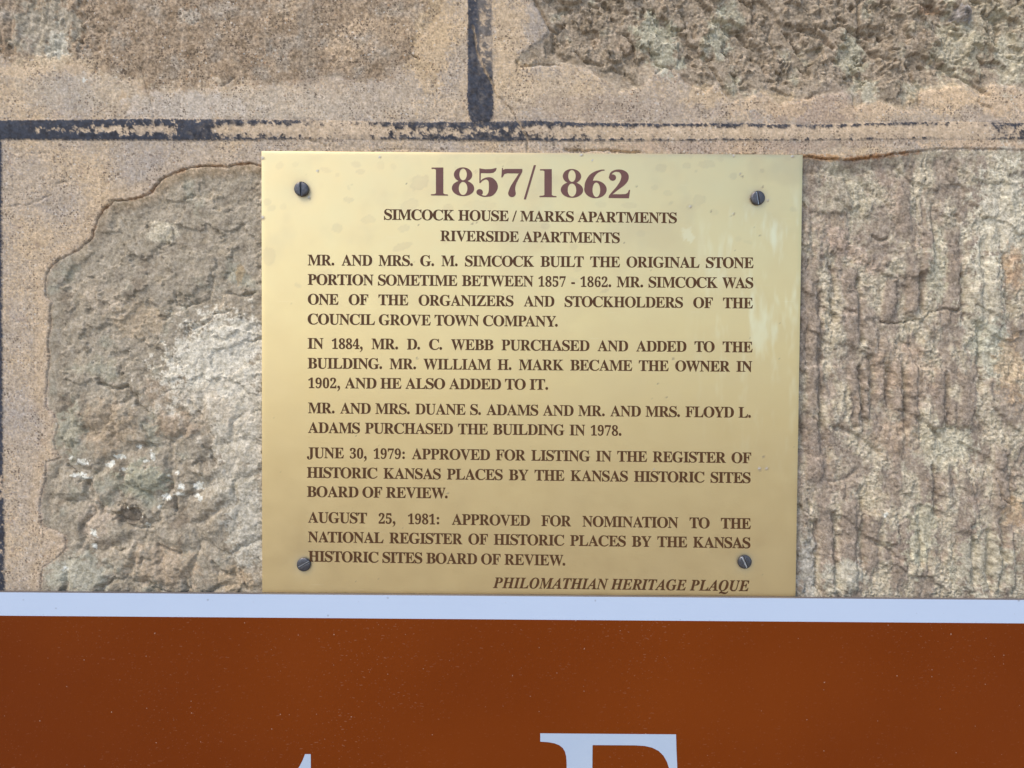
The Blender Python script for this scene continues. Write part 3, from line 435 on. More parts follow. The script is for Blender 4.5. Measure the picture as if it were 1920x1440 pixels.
LINES = [  # traced cracks and ledges: points, width, depth
 ([(265, 130), (273, 160), (284, 196), (289, 240)], 1.6, 2.2), ([(378, 172), (392, 200), (402, 226), (416, 262), (424, 284)], 1.2, 1.0),
 ([(414, 162), (426, 155), (440, 146)], 2.2, 2.6), ([(770, 98), (776, 106), (784, 110)], 2.0, 4),
 ([(886, 50), (892, 78), (896, 104), (906, 126), (920, 152), (934, 182), (958, 204), (974, 232), (987, 258), (990, 288)], 1.7, 4.0),
 ([(848, 62), (852, 95), (855, 130), (862, 165)], 1.5, 1.2), ([(815, 195), (830, 182), (852, 178)], 1.4, 1.0), ([(930, 148), (950, 152), (965, 140)], 1.2, .9),
 ([(1000, -5), (1018, 28), (1032, 56), (1046, 58), (1060, 42)], 3.0, 7), ([(970, 116), (978, 125), (1010, 119), (1052, 123)], 2.6, 5),
 ([(1036, 62), (1040, 96), (1062, 112)], 3, 6), ([(1080, 96), (1098, 116), (1132, 121)], 3.2, 7), ([(1160, 60), (1178, 62)], 2.5, 4),
 ([(1218, 84), (1224, 108), (1240, 126)], 3, 6), ([(1230, 137), (1246, 124), (1260, 128), (1264, 142)], 2.2, 5),
 ([(1330, 120), (1348, 146), (1366, 178)], 3, 6), ([(1500, 51), (1524, 54), (1534, 60)], 2.6, 6), ([(1541, 50), (1562, 52), (1576, 44), (1592, 46), (1610, 60)], 2.8, 7),
 ([(1613, 0), (1614, 34), (1616, 62)], 3.2, 7), ([(1620, 70), (1642, 98), (1690, 116)], 4, 7), ([(1706, 122), (1712, 150), (1728, 164)], 3.4, 7),
 ([(1540, 88), (1552, 106), (1574, 118)], 4, 6), ([(1540, 0), (1542, 30)], 2.4, 4), ([(1768, 122), (1810, 150), (1852, 176)], 3.6, 6), ([(1450, 40), (1446, 74), (1458, 100)], 3, 5),
 ([(1834, 190), (1858, 204), (1870, 222)], 1.8, 3.4), ([(1725, 170), (1724, 206)], 1.6, 3.6), ([(1512, 185), (1524, 180)], 2, 3), ([(1600, 180), (1606, 206)], 1.6, 3.2),
 ([(1060, 281), (1096, 284), (1128, 281), (1160, 285), (1200, 286)], 2.2, 5.5), ([(700, 283), (752, 279), (806, 284)], 1.6, 1.6), ([(575, 262), (600, 268), (612, 276)], 3, 2.5),
 ([(10, 388), (50, 385), (96, 367)], 1.3, 1.8), ([(110, 343), (125, 342)], 2.2, 3), ([(60, 290), (90, 286)], 1.3, 1.2),
 ([(186, 720), (219, 731), (237, 724), (253, 741), (257, 760), (277, 774)], 3.0, 7), ([(126, 872), (146, 888), (163, 906), (178, 923), (187, 947), (191, 962)], 2.8, 6),
 ([(312, 897), (324, 912), (330, 935), (330, 961)], 2.6, 5), ([(295, 1022), (312, 1030), (338, 1037)], 2.6, 6), ([(210, 1022), (225, 1035), (234, 1030)], 2.2, 5),
 ([(448, 1070), (456, 1086), (463, 1106)], 2.2, 5), ([(335, 1069), (345, 1086), (354, 1106)], 3, 6), ([(356, 754), (366, 768), (378, 780)], 3.4, 6),
 ([(351, 620), (372, 612), (392, 600), (401, 588), (430, 584)], 2.2, 4), ([(327, 549), (330, 570), (348, 576), (369, 567)], 2.4, 4), ([(427, 549), (449, 556), (476, 549)], 3, 6),
 ([(466, 640), (478, 640), (489, 633)], 2, 5), ([(398, 1050), (412, 1072), (440, 1080)], 2.4, 5), ([(235, 984), (262, 992), (285, 988)], 2.4, 5), ([(380, 836), (396, 850), (402, 872)], 3, 5),
 ([(270, 800), (282, 828), (296, 846)], 2.6, 4), ([(150, 905), (160, 900), (172, 906)], 2.2, 3), ([(390, 560), (400, 530), (396, 505)], 3, 3), ([(206, 380), (230, 420), (262, 470)], 3, 2.2),
 ([(1658, 604), (1690, 606), (1712, 600), (1735, 598)], 2.2, 5.5), ([(1735, 602), (1748, 586), (1775, 579), (1802, 583)], 2.6, 5), ([(1640, 442), (1655, 450), (1668, 446)], 4, 6),
 ([(1516, 484), (1520, 492), (1516, 504)], 1.8, 5), ([(1690, 770), (1735, 792), (1768, 822)], 5, 7), ([(1560, 800), (1600, 812), (1650, 850)], 5, 6), ([(1630, 1012), (1668, 1030), (1690, 1052)], 3.5, 6),
 ([(1876, 900), (1884, 938), (1896, 944)], 2.4, 6), ([(1618, 345), (1660, 372), (1690, 420)], 6, 5), ([(1690, 640), (1720, 652), (1742, 670)], 4, 4), ([(1560, 905), (1590, 900), (1610, 882)], 4, 4)]
for x, a, b in [(1540, 532, 800), (1566, 500, 600), (1617, 525, 640), (1619, 690, 790), (1640, 668, 752), (1671, 684, 760), (1702, 700, 800), (1733, 512, 584), (1811, 516, 590), (1891, 480, 580),
                (1603, 742, 800), (1571, 965, 1098), (1622, 940, 1060), (1535, 980, 1110), (1757, 876, 965), (1902, 860, 950), (1830, 992, 1100), (1862, 1000, 1112), (1888, 980, 1050), (1728, 1000, 1060), (1780, 700, 800), (1845, 610, 720)]:
    LINES.append(([(x - 2, a), (x + 3, (a * 2 + b) / 3), (x - 1, (a + 2 * b) / 3), (x + 3, b)], 5.0, 8.5))
CR = np.zeros(PX.shape)
lwx = PX + 4.5 * fbm(PX, PY, 14, 3, 170); lwy = PY + 4.5 * fbm(PX, PY, 14, 3, 180)
for pts, wd, dp in LINES:
    xs = [p[0] for p in pts]; ys = [p[1] for p in pts]; m = 8 + wd * 4
    i0, i1 = np.searchsorted(gy, [min(ys) - m, max(ys) + m]); j0, j1 = np.searchsorted(gx, [min(xs) - m, max(xs) + m])
    sl = (slice(i0, i1), slice(j0, j1))
    d = seg_dist(lwx[sl], lwy[sl], pts)
    wv = wd * (1 + .5 * gn(PX[sl] / 17, PY[sl] / 17, 190))
    e_ = np.exp(-(d / wv) ** 2)
    CR[sl] = np.maximum(CR[sl], dp * e_)
for cx, cy, ax, ay, hh in [(270, 895, 34, 24, 8), (245, 905, 30, 26, 4), (330, 800, 40, 26, 5), (200, 780, 44, 36, 6), (135, 800, 24, 34, 5), (355, 880, 26, 22, 5), (310, 950, 26, 20, 4), (255, 1035, 24, 20, 5), (300, 1075, 40, 26, 4), (140, 1030, 26, 18, 3),
                           (1805, 25, 15, 14, 9), (1712, 48, 10, 10, 5), (1742, 14, 16, 10, -8), (242, 966, 30, 18, -10), (1540, 38, 10, 6, 4)]:
    r2 = ((lwx + 2 * (lwx - PX) - cx) / ax) ** 2 + ((lwy + 2 * (lwy - PY) - cy) / ay) ** 2
    H += hh * np.sqrt(np.clip(1 - r2, 0, 1)) if hh > 0 else hh * ss(1.3, .2, r2)

# mortar smear: rough where the ribbon has been worn away, ribbon flush otherwise
rib = np.maximum(np.maximum(ss(-1, 1.2, inH), ss(-1, 1.2, inV)), ss(-1, 1.2, inL))
# paint left on the ribbons
pn = fbm(PX, PY, 13, 4, 210, .6) + .35 * fbm(PX, PY, 4, 2, 215)
covH = np.interp(PX, [-900, 0, 60, 140, 190, 330, 350, 395, 420, 560, 690, 730, 780, 850, 880, 975, 1000, 1060, 1250, 1840, 1866, 1920, 2900],
                 [1.1, 1.1, 1.0, .85, .85, .7, .9, .75, .25, -.05, -.3, .2, .42, .4, .6, .62, .1, -.1, -.45, -.5, .15, .3, .2])
tv = (PY - jt) / (jb - jt)
mid = np.exp(-((tv - .50) / .19) ** 2)
hole = np.interp(PX, [-900, 40, 60, 130, 190, 325, 335, 392, 402, 560, 2900], [0, 0, .55, .6, .95, 1.2, .0, .0, .9, .5, 0])
edgeb = (1 - .6 * ss(540, 590, PX) * ss(730, 670, PX)) * np.interp(PX, [0, 400, 420, 900, 1000, 1400, 1600, 1760, 1800, 1900], [0, 0, .48, .35, .8, .95, .8, .75, .35, .15]) * np.maximum(ss(.40, .12, tv) * 1.0, ss(.80, .93, tv) * .8)
pH = covH - hole * mid * .95 + edgeb - .12 + 1.35 * pn
covV = np.interp(PY, [-900, 0, 40, 60, 110, 130, 160, 232], [.5, .5, .45, .7, .75, .95, 1.0, .9])
tvx = (PX - vl) / (vr - vl)
wornV = ss(.38, .52, tvx) * np.interp(PY, [0, 60, 75, 128, 136, 232], [.4, .35, .7, .6, .1, 0])
pV = covV - wornV + .8 * pn
covL = np.interp(PY, [263, 500, 700, 780, 880, 900, 950, 1060, 1700], [.7, .8, .6, .5, .6, -.2, .45, .3, .3])
pL = covL + 1.2 * pn
paint = np.where(inH > -2.5, pH, np.where(inV > -2.5, pV, np.where(inL > -2.5, pL, -1)))
paintm = ss(-.08, .22, paint) * ss(-1.0, 1.0, np.maximum(np.maximum(inH, inV), inL) + 2.2 * n_vfin + 1.6 * n_fin - .9) * (1 - np.clip(CR / 3, 0, .85))
H = H * (1 - rib) + rib * (.5 * n_big + .35 * n_mid + .5 * n_fin * (1 - .6 * paintm) + .9 * paintm + .4)
H = H + 1.3 * rib * (REG == 5) * (1 - np.clip(2 * (PY - jt) / (jb - jt) - 1, -1, 1) ** 2)
H -= CR

# keep the stone behind the plaque's back
P0, P1 = (490, 283), (1505, 1112)
dp = np.maximum(np.maximum(P0[0] - 2 - PX, PX - P1[0] - 2), np.maximum(P0[1] - PY, PY - 1130))
H = np.minimum(H, 1.2 + np.clip(dp, 0, 60) * .35)
H = np.where(PY > 1080, np.minimum(H, 5.0), H)

# ---- colour of the material itself (no light in it)
ALB = 0.80
def C(r, g, b): return lin((r, g, b)) * ALB * np.array([1.0, .955, .955])
def over(T, c, m): return T * (1 - m[..., None]) + np.asarray(c) * m[..., None]
T = np.zeros(PX.shape + (3,))
T[:] = C(192, 177, 158)
nb2, nm2 = fbm(PX, PY, 120, 4, 230), fbm(PX, PY, 34, 4, 240, .6)
T = over(T, C(208, 186, 156), ss(-.2, .6, nb2 + .6 * nm2 + .8 * n_fin + .4 * n_vfin))
T = over(T, C(178, 169, 160), ss(-.1, .7, -nb2 + .8 * nm2 + .9 * n_fin - .4 * n_vfin) * .9)
T = over(T, C(172, 152, 134), ss(.25, .6, nm2 + .3 * n_fin) * .6)
# faces
tA = over(np.broadcast_to(C(172, 152, 130), T.shape).copy(), C(150, 130, 108), ss(-.1, .5, nm2 + .5 * n_fin))
tA = over(tA, C(204, 180, 152), ss(.05, .5, nb2 - .3 * nm2 + .4 * n_fin) * .8)
tA = over(tA, C(176, 168, 158), ss(-.1, .5, fbm(PX, PY, 60, 4, 245, .6)) * .7)
tB_ = over(np.broadcast_to(C(172, 155, 138), T.shape).copy(), C(148, 132, 114), ss(0, .45, nm2))
tB_ = over(tB_, C(186, 182, 164), ss(.12, .42, fbm(PX, PY, 70, 4, 250, .6)) * .8)
tB_ = over(tB_, C(196, 170, 148), ss(.15, .5, fbm(PX, PY, 55, 4, 255, .6)) * .5)
tCl = over(np.broadcast_to(C(176, 164, 149), T.shape).copy(), C(150, 138, 124), ss(0, .5, nm2))
tCl = over(tCl, C(136, 120, 104), ss(.12, .5, fbm(PX, PY, 75, 5, 262, .62)) * .7)
tCl = over(tCl, C(196, 180, 160), ss(.1, .5, fbm(PX, PY, 60, 4, 260, .6)) * .8)
tCl = over(tCl, C(172, 172, 158), ss(.15, .5, fbm(PX, PY, 80, 4, 265, .6)) * .7)
tCr = over(np.broadcast_to(C(168, 152, 140), T.shape).copy(), C(156, 140, 130), ss(0, .4, fbm(PX, PY * .5, 36, 4, 270, .6)))
tCr = over(tCr, C(208, 198, 178), np.clip(rgh + .5 * n_fin, 0, 1) * .8)
tCr = over(tCr, C(160, 144, 133), colm * .75)
tCr = over(tCr, C(176, 154, 142), ss(.15, .5, fbm(PX, PY, 90, 4, 285, .6)) * .7)
tC_ = tCl * (1 - side[..., None]) + tCr * side[..., None]
wl_ = ss(470, 560, PY) * ss(500, 300, PX)
fz = 9 * n_fin + 7 * n_vfin + 12 * n_mid
for t, m in ((tA, ss(-16, 14, dA + 1.6 * fz)), (tB_, ss(-6, 12, dB + .8 * fz)), (tC_, ss(-1, 5, dC + .25 * fz) * (1 - wl_) + wl_ * ss(-8, 12, dC + .8 * fz)), (tA, mD)):
    mc = ss(-.5, .5, (m * 2 - 1) + .0)
    T = T * (1 - mc[..., None]) + t * mc[..., None]
PATCH = [  # cx cy rx ry rot colour strength seed
 (400, 690, 104, 84, -25, (226, 220, 210), 1.0, 1), (440, 640, 66, 44, 20, (222, 216, 206), .95, 2), (450, 810, 56, 110, 0, (214, 206, 194), .85, 3), (380, 760, 50, 40, 0, (206, 188, 168), .5, 4),
 (303, 432, 27, 18, 10, (218, 208, 188), .95, 5), (255, 600, 46, 34, 0, (196, 174, 148), .8, 6), (190, 560, 40, 26, 20, (206, 188, 170), .6, 7), (448, 512, 9, 16, 0, (192, 160, 112), .8, 8),
 (200, 800, 50, 46, 0, (180, 158, 134), .9, 9), (330, 796, 40, 24, 10, (178, 154, 132), .9, 10), (270, 900, 42, 34, 0, (172, 172, 154), .9, 11), (130, 810, 26, 50, 0, (168, 168, 152), .7, 12), (292, 735, 26, 22, 0, (176, 150, 126), .7, 13),
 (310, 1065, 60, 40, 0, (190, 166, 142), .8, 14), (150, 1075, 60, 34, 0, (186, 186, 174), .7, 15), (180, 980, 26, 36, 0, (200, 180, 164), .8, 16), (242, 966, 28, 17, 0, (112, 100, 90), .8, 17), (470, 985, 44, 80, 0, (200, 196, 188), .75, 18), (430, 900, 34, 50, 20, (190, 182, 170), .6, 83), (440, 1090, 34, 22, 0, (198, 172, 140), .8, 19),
 (85, 50, 60, 62, 0, (172, 166, 152), .8, 20), (105, 95, 18, 44, 0, (192, 190, 178), .8, 21), (585, 45, 22, 40, 0, (158, 146, 132), .6, 22), (575, 130, 20, 40, 0, (156, 144, 130), .6, 23), (355, 30, 22, 14, 0, (190, 182, 170), .6, 24),
 (470, 195, 190, 34, 3, (206, 196, 180), .6, 25), (350, 200, 110, 26, 0, (200, 192, 182), .6, 26), (155, 170, 100, 30, 0, (198, 188, 170), .5, 27), (700, 190, 150, 34, 0, (206, 190, 168), .6, 28), (60, 125, 60, 18, -8, (216, 194, 164), .9, 29), (130, 122, 50, 16, 0, (214, 192, 162), .8, 30),
 (900, 90, 70, 110, 0, (216, 192, 156), .0, 31), (812, 80, 34, 100, 10, (216, 190, 152), .75, 32), (955, 70, 32, 90, 0, (214, 190, 156), .8, 33), (1010, 175, 130, 40, 5, (214, 192, 160), .6, 34), (1110, 205, 110, 26, 0, (176, 160, 144), .7, 35), (1290, 205, 90, 18, 0, (182, 168, 154), .6, 36),
 (1530, 210, 90, 26, 0, (178, 156, 138), .75, 37), (1450, 196, 70, 24, 0, (216, 190, 156), .75, 38), (1320, 180, 40, 20, 0, (214, 190, 156), .8, 39), (1770, 180, 60, 26, 0, (222, 196, 162), .9, 40), (1890, 190, 50, 30, 0, (220, 194, 162), .8, 41), (1640, 206, 70, 16, 0, (216, 192, 162), .7, 42), (1860, 235, 60, 22, 20, (186, 172, 158), .6, 43),
 (1610, 262, 110, 14, 0, (176, 160, 144), .8, 44), (1360, 275, 200, 12, 0, (180, 158, 140), .6, 45), (1850, 270, 100, 10, 0, (222, 194, 160), .7, 46), (1650, 292, 70, 5, -5, (150, 98, 48), .8, 47), (1540, 295, 46, 5, 3, (196, 150, 100), .8, 48),
 (1860, 40, 70, 60, 0, (192, 184, 160), .5, 49), (1800, 90, 46, 56, 0, (204, 200, 178), .7, 50), (1900, 110, 30, 60, 0, (206, 202, 182), .6, 51), (1600, 100, 26, 44, 0, (196, 196, 176), .6, 52), (1350, 60, 24, 40, 0, (196, 196, 178), .7, 53), (1235, 80, 34, 60, -30, (192, 194, 176), .7, 54), (1630, 165, 18, 26, 0, (190, 188, 170), .7, 55), (1570, 170, 36, 16, 0, (178, 160, 150), .6, 56),
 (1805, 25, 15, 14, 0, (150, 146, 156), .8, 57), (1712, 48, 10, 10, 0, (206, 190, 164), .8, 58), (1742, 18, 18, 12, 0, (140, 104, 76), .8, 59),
 (1890, 400, 60, 110, 10, (220, 214, 198), .8, 60), (1850, 560, 40, 90, 0, (214, 208, 190), .7, 61), (1870, 660, 36, 60, -20, (196, 200, 186), .6, 62), (1900, 690, 26, 60, 0, (204, 168, 128), .7, 63), (1905, 500, 20, 40, 0, (196, 156, 118), .7, 64), (1590, 380, 46, 70, 0, (192, 186, 166), .6, 65),
 (1560, 430, 50, 40, 30, (176, 154, 142), .7, 66), (1600, 470, 60, 16, 40, (200, 174, 160), .8, 67), (1760, 500, 18, 60, 0, (210, 206, 184), .8, 68), (1700, 690, 60, 50, 0, (196, 170, 150), .7, 69), (1760, 840, 50, 40, 30, (208, 202, 180), .7, 70), (1800, 830, 40, 30, 0, (204, 200, 182), .6, 71),
 (1730, 1000, 30, 60, 10, (206, 204, 180), .8, 72), (1850, 1060, 60, 60, 0, (200, 196, 178), .7, 73), (1680, 820, 40, 40, 0, (184, 158, 136), .7, 74), (1540, 900, 40, 60, 0, (176, 154, 140), .6, 75), (1515, 1070, 18, 60, 0, (192, 190, 186), .7, 76), (1590, 1080, 40, 30, 0, (200, 198, 186), .7, 77), (1910, 960, 20, 30, 0, (204, 166, 120), .6, 78), (1640, 940, 26, 30, 0, (206, 192, 164), .6, 79)]
for cx, cy, ax, ay, rot, c, st, sd in PATCH:
    if st <= 0: continue
    b = blob(cx, cy, ax, ay, rot, .55, 300 + sd, 22)
    T = over(T, C(*c), ss(-.06, .34, b + .12 + (.45 * n_fin + .3 * n_vfin) * (b > -1)) * st * (.75 if c[0] - c[2] > 25 else .95))
# orange lime along the broken edge of the mortar skin
rim = np.exp(-((dC - 10) / 10) ** 2) * ss(520, 330, PY) * ss(640, 480, PX)
T = over(T, C(218, 188, 154), rim * .8)
T = over(T, C(170, 118, 66), np.exp(-((dC - 1) / 2.8) ** 2) * np.clip(lipk, 0, 1) * .6 * ss(-.25, .25, fbm(PX, PY, 26, 3, 173)))
T = over(T, C(212, 188, 156), np.exp(-((dC + 12) / 12) ** 2) * ss(500, 100, PX) * .55 * (dC < 0))
# weathered faces lose some of their warmth
fm = np.maximum(np.maximum(ss(-5, 10, dB), ss(0, 6, dC)), .35 * ss(-5, 10, dA))[..., None]
gy = T.mean(-1, keepdims=True) * np.array([1.05, .995, .925])
T = (T * (1 - .25 * fm) + gy * .25 * fm) * (1 + fm * np.array([.01, .006, -.05]))
# white paint chips
for i, (cx, cy, ax, ay) in enumerate([(155, 866, 13, 7), (132, 858, 8, 4), (224, 856, 10, 6), (205, 872, 8, 5), (260, 838, 6, 4), (288, 855, 5, 9), (275, 864, 9, 3), (148, 890, 14, 4), (160, 896, 12, 3), (340, 912, 5, 7), (333, 886, 4, 4), (371, 912, 9, 9), (370, 930, 6, 5), (312, 932, 9, 6), (338, 925, 9, 5), (377, 934, 5, 6), (178, 1000, 7, 8), (276, 984, 7, 4), (176, 1024, 6, 5), (122, 1066, 6, 4), (316, 892, 4, 3), (232, 880, 6, 4), (210, 868, 5, 4), (240, 952, 4, 3), (268, 968, 3, 2), (300, 950, 4, 3), (157, 151, 4, 4), (1661, 966, 5, 5)]):
    T = over(T, C(232, 234, 226), ss(.0, .22, blob(cx, cy, ax, ay, 0, .7, 400 + i, 7)) * .9)
# ribbon: bare sand and worn blue-black paint
T = over(T, C(212, 190, 160), rib * .7)
navy = over(np.broadcast_to(C(56, 66, 82), T.shape).copy(), C(38, 45, 58), ss(-.2, .4, pn + .3 * nm2))
navy = over(navy, C(120, 116, 112), np.clip(ss(.1, .5, fbm(PX, PY, 16, 4, 290, .65) - .15 * (PX < 300)) * .5 + (REG == 6) * ss(.35, .5, tvx) * ss(150, 110, PY) * ss(-.4, .1, pn) * .75, 0, 1))
pc_ = paintm * (.96 - .24 * ss(-.1, .5, fbm(PX, PY, 9, 3, 291, .7)) * ss(300, 480, PX) * (1 - .7 * (REG == 6)))
T = T * (1 - pc_[..., None]) + navy * pc_[..., None]
# a blue-grey ghost of paint above the worn line
gh = (REG == 0) * ss(7, 0, jt - PY) * (PY < jt) * ss(360, 460, PX) * .45 * ss(-.3, .3, n_mid)
T = over(T, C(128, 124, 122), gh)
sm_ = (np.maximum(np.maximum(inH, inV), inL) > -.5) * (1 - paintm) * ss(-.75, .0, paint) * .55 * ss(-.2, .4, n_mid + .6 * n_fin)
T = over(T, C(126, 122, 118), sm_)
mot = fbm(PX, PY, 6.5, 3, 297, .75)
ma_ = .10 + .22 * ss(-10, 20, dA) + .16 * ss(0, 20, dB) + .14 * ss(0, 20, dC) * side
T = np.clip(T * (1 + .16 * n_fin + .16 * n_vfin + (ma_ * 2.4 + .12) * mot * (1 - .7 * paintm) + .20 * fbm(PX, PY, 26, 3, 298, .6) * (1 - paintm))[..., None], .01, .85)
grit = np.where(REG == 0, 1.0, np.where(REG == 1, 1.35, np.where(REG == 3, .28 + .2 * side, np.where(REG == 2, .5, 1.0))))
grit = grit * (1 - .85 * paintm) * ss(-.6, .3, fbm(PX, PY, 50, 3, 295))

bare = ss(-.1, .3, blob(62, 44, 112, 84, 0, .5, 480, 26))
grit = grit * (1 - .8 * bare)
m_face = stone_material('limestone_face', .18, .7, .00028, .42)
m_mort = stone_material('sandy_mortar', .22, .6, .00022, .34)
m_rib = stone_material('painted_joint', .12, .5, .00018, .26)
wall = empty('stone_wall', (0, 0, 0), 'old limestone wall of rough blocks with sandy mortar and worn blue-black painted joints, behind the brass plaque', 'wall')
VW = np.stack([XX, -H * S, YY], -1).reshape(-1, 3)
idx = np.arange(NXg * NYg).reshape(NYg, NXg)
q = np.stack([idx[:-1, :-1], idx[1:, :-1], idx[1:, 1:], idx[:-1, 1:]], -1).reshape(-1, 4)
reg_f = REG[:-1, :-1].reshape(-1)
cx_, cy_ = PX[:-1, :-1].reshape(-1), PY[:-1, :-1].reshape(-1)
hidden = (cx_ > 520) & (cx_ < 1470) & (cy_ > 312) & (cy_ < 1500)
TF, GF = T.reshape(-1, 3), grit.reshape(-1)
for r, nm, mt, lb in ((0, 'mortar', m_mort, None), (1, 'stone', m_face, 'grainy brown block above the left half of the joint line'), (2, 'stone', m_face, 'crumbly grey-brown block above the plaque on the right'),
                      (3, 'stone', m_face, 'long rough block behind the plaque'), (4, 'stone', m_face, None), (5, 'joint_ribbon', m_rib, 'level painted joint'), (6, 'joint_ribbon', m_rib, 'upright painted joint above the plaque'), (7, 'joint_ribbon', m_rib, 'upright painted joint at the left edge')):
    f = q[(reg_f == r) & ~hidden]
    if not len(f): continue
    u, inv = np.unique(f, return_inverse=True)
    o = mesh_obj(nm, VW[u], inv.reshape(-1, 4), mt, wall, True, lb)
    a = o.data.color_attributes.new('tint', 'FLOAT_COLOR', 'POINT')
    a.data.foreach_set('color', np.hstack([TF[u], np.ones((len(u), 1))]).astype(np.float32).ravel())
    a = o.data.attributes.new('grit', 'FLOAT', 'POINT')
    a.data.foreach_set('value', GF[u].astype(np.float32))
# the wall's body behind the worked faces
xs, zs = [-2.4, 2.4], [0.0, 3.2]
b0, b1 = .0120, .42
cv = [(x, y, z) for z in zs for y in (b0, b1) for x in xs]
Nb = NT('wall_core_stone')
Nb.set(col=Nb.mix(Nb.noise(14, 6), (.40, .33, .25), (.54, .45, .35)), rough=.95, normal=Nb.bump(Nb.noise(40, 6), .01))
mesh_obj('wall_core', cv, [(0, 1, 5, 4), (1, 3, 7, 5), (3, 2, 6, 7), (2, 0, 4, 6), (4, 5, 7, 6), (0, 2, 3, 1)], Nb.m, wall)
# ------------------------------------------------------------------ brass plaque
HP = 6.0                                       # front face, photo pixels in front of the wall
c0, c1, c2, c3 = W(489.5, 282.5, HP), W(1504.5, 290.5, HP), W(1492.5, 1128, HP), W(492, 1122, HP)
px0, px1 = (c0.x + c3.x) / 2, (c1.x + c2.x) / 2
pz1, pz0 = (c0.z + c1.z) / 2, (c2.z + c3.z) / 2
PLY = -HP * S
plq = empty('brass_plaque', ((px0 + px1) / 2, 0, pz0), 'brass plaque engraved with brown lettering under large 1857/1862 numerals, screwed to the stone wall', 'plaque')
nx, nz = 400, 330
ux = np.linspace(px0, px1, nx); uz = np.linspace(pz0, pz1, nz)
UX, UZ = np.meshgrid(ux, uz)
QX, QY = proj(UX, np.full_like(UX, PLY), UZ)
wav = .55 * fbm(QX, QY, 210, 3, 500) + .10 * fbm(QX, QY, 60, 2, 505)
SCREWS = [(565.5, 354.5, 13.2, -3, 'slotted screw at the plaque\'s upper left corner'), (1421, 371, 13.0, -10, 'slotted screw at the plaque\'s upper right corner'), (569.5, 1058.5, 12.8, 60, 'slotted screw at the plaque\'s lower left corner'), (1396.5, 1053.5, 12.8, -24, 'chewed slotted screw at the plaque\'s lower right corner')]
for sx, sy, r, _, _ in SCREWS:                 # the plate is pulled in a little at each screw
    wav -= 1.0 * np.exp(-(((QX - sx) ** 2 + (QY - sy) ** 2) / 34 ** 2))
edge_d = np.minimum(np.minimum(UX - px0, px1 - UX), np.minimum(UZ - pz0, pz1 - UZ)) / S
wav -= 1.1 * np.exp(-edge_d / 3.0)
PV = np.stack([UX, PLY - wav * S * .8, UZ], -1)
# tarnish, smears and one screw's painted shadow
st = np.zeros(QX.shape)
def pb(cx, cy, ax, ay, rot, sd, k=.5, sc=14):
    c, s_ = math.cos(math.radians(rot)), math.sin(math.radians(rot))
    u, v = (QX - cx) * c + (QY - cy) * s_, -(QX - cx) * s_ + (QY - cy) * c
    return 1 - np.hypot(u / ax, v / ay) + k * fbm(QX, QY, sc, 4, sd, .6)
rs = np.random.RandomState(5)
SM = [(787, 343, 20, 14, -20, .5), (768, 385, 18, 12, -30, .35), (675, 322, 8, 5, 0, .5), (653, 375, 9, 6, 0, .5), (714, 310, 8, 9, 0, .3), (692, 412, 14, 8, 0, .35), (632, 427, 11, 9, 0, .4), (758, 428, 11, 7, -10, .4), (755, 462, 22, 7, -20, .45), (840, 390, 10, 7, 0, .4),
      (1240, 315, 12, 8, 0, .35), (1287, 310, 9, 7, 0, .4), (1325, 308, 16, 8, 0, .4), (1312, 375, 14, 10, 0, .35), (1252, 362, 9, 6, 0, .3), (1228, 352, 7, 5, 0, .35), (1295, 388, 9, 6, 0, .35), (1180, 385, 16, 6, 0, .3), (900, 385, 30, 10, 0, .2), (505, 480, 12, 18, 0, .3), (600, 520, 26, 10, 0, .15), (960, 330, 20, 30, 0, .15), (1040, 350, 40, 20, 0, .12), (615, 510, 9, 5, 0, .25), (892, 322, 3, 3, 0, .8), (1375, 330, 8, 6, 0, .5)]
for i, (cx, cy, ax, ay, rot, a) in enumerate(SM):
    b = pb(cx, cy, ax, ay, rot, 520 + i)
    st = np.maximum(st, ss(0, .30, b) * a * .55 + .45 * a * np.exp(-((b - .12) / .10) ** 2))
for i in range(46):
    cx, cy = rs.uniform(500, 1490), 290 + 260 * rs.rand() ** 1.6
    b = pb(cx, cy, rs.uniform(3, 13), rs.uniform(3, 8), rs.uniform(-30, 30), 560 + i % 9)
    st = np.maximum(st, ss(0, .3, b) * rs.uniform(.08, .3))
st = st + .30 * ss(.05, .5, fbm(QX, QY, 130, 4, 580)) * ss(620, 360, QY)
# pale wiped streaks at the right, running down
hz = ss(.0, .5, fbm(QX, QY * .25, 34, 4, 590, .6)) * ss(1270, 1400, QX) * ss(330, 430, QY) * ss(1000, 560, QY) * .7
hz = np.maximum(hz, ss(0, .4, pb(1290, 440, 12, 19, -30, 600, .9, 10)) * .35)
# pits and dings
pit = np.zeros(QX.shape); nick = np.zeros(QX.shape)
PITS = [(596, 321, 3.2), (712, 295, 3.4), (492.5, 297, 5), (493, 409, 5.5), (1388, 326, 3.4), (1392, 331, 3), (1091, 291, 4), (1111, 301, 2.6), (1376, 292, 4), (1487, 294, 4.5), (1376, 401, 3), (1295, 388, 3.2), (1334, 396, 1.8), (762, 344, 1.8), (659, 346, 1.4), (785, 422, 1.6), (885, 419, 2.2), (782, 672, 2.2), (893, 418, 1.6), (668, 818, 1.6), (840, 925, 3), (1234, 719, 1.6), (1250, 745, 2), (1222, 748, 1.3), (1262, 673, 2.4), (1432, 856, 2.4), (1425, 880, 5), (1438, 879, 4), (1226, 880, 2.6), (1490, 838, 1.3), (1370, 405, 1.6), (1430, 350, 2.2), (1408, 371, 3), (1440, 376, 3), (580, 371, 4), (1415, 425, 1.3), (668, 1091, 1.4), (1425, 442, 1.6), (1193, 349, 1.6), (1170, 455, 1.4)]
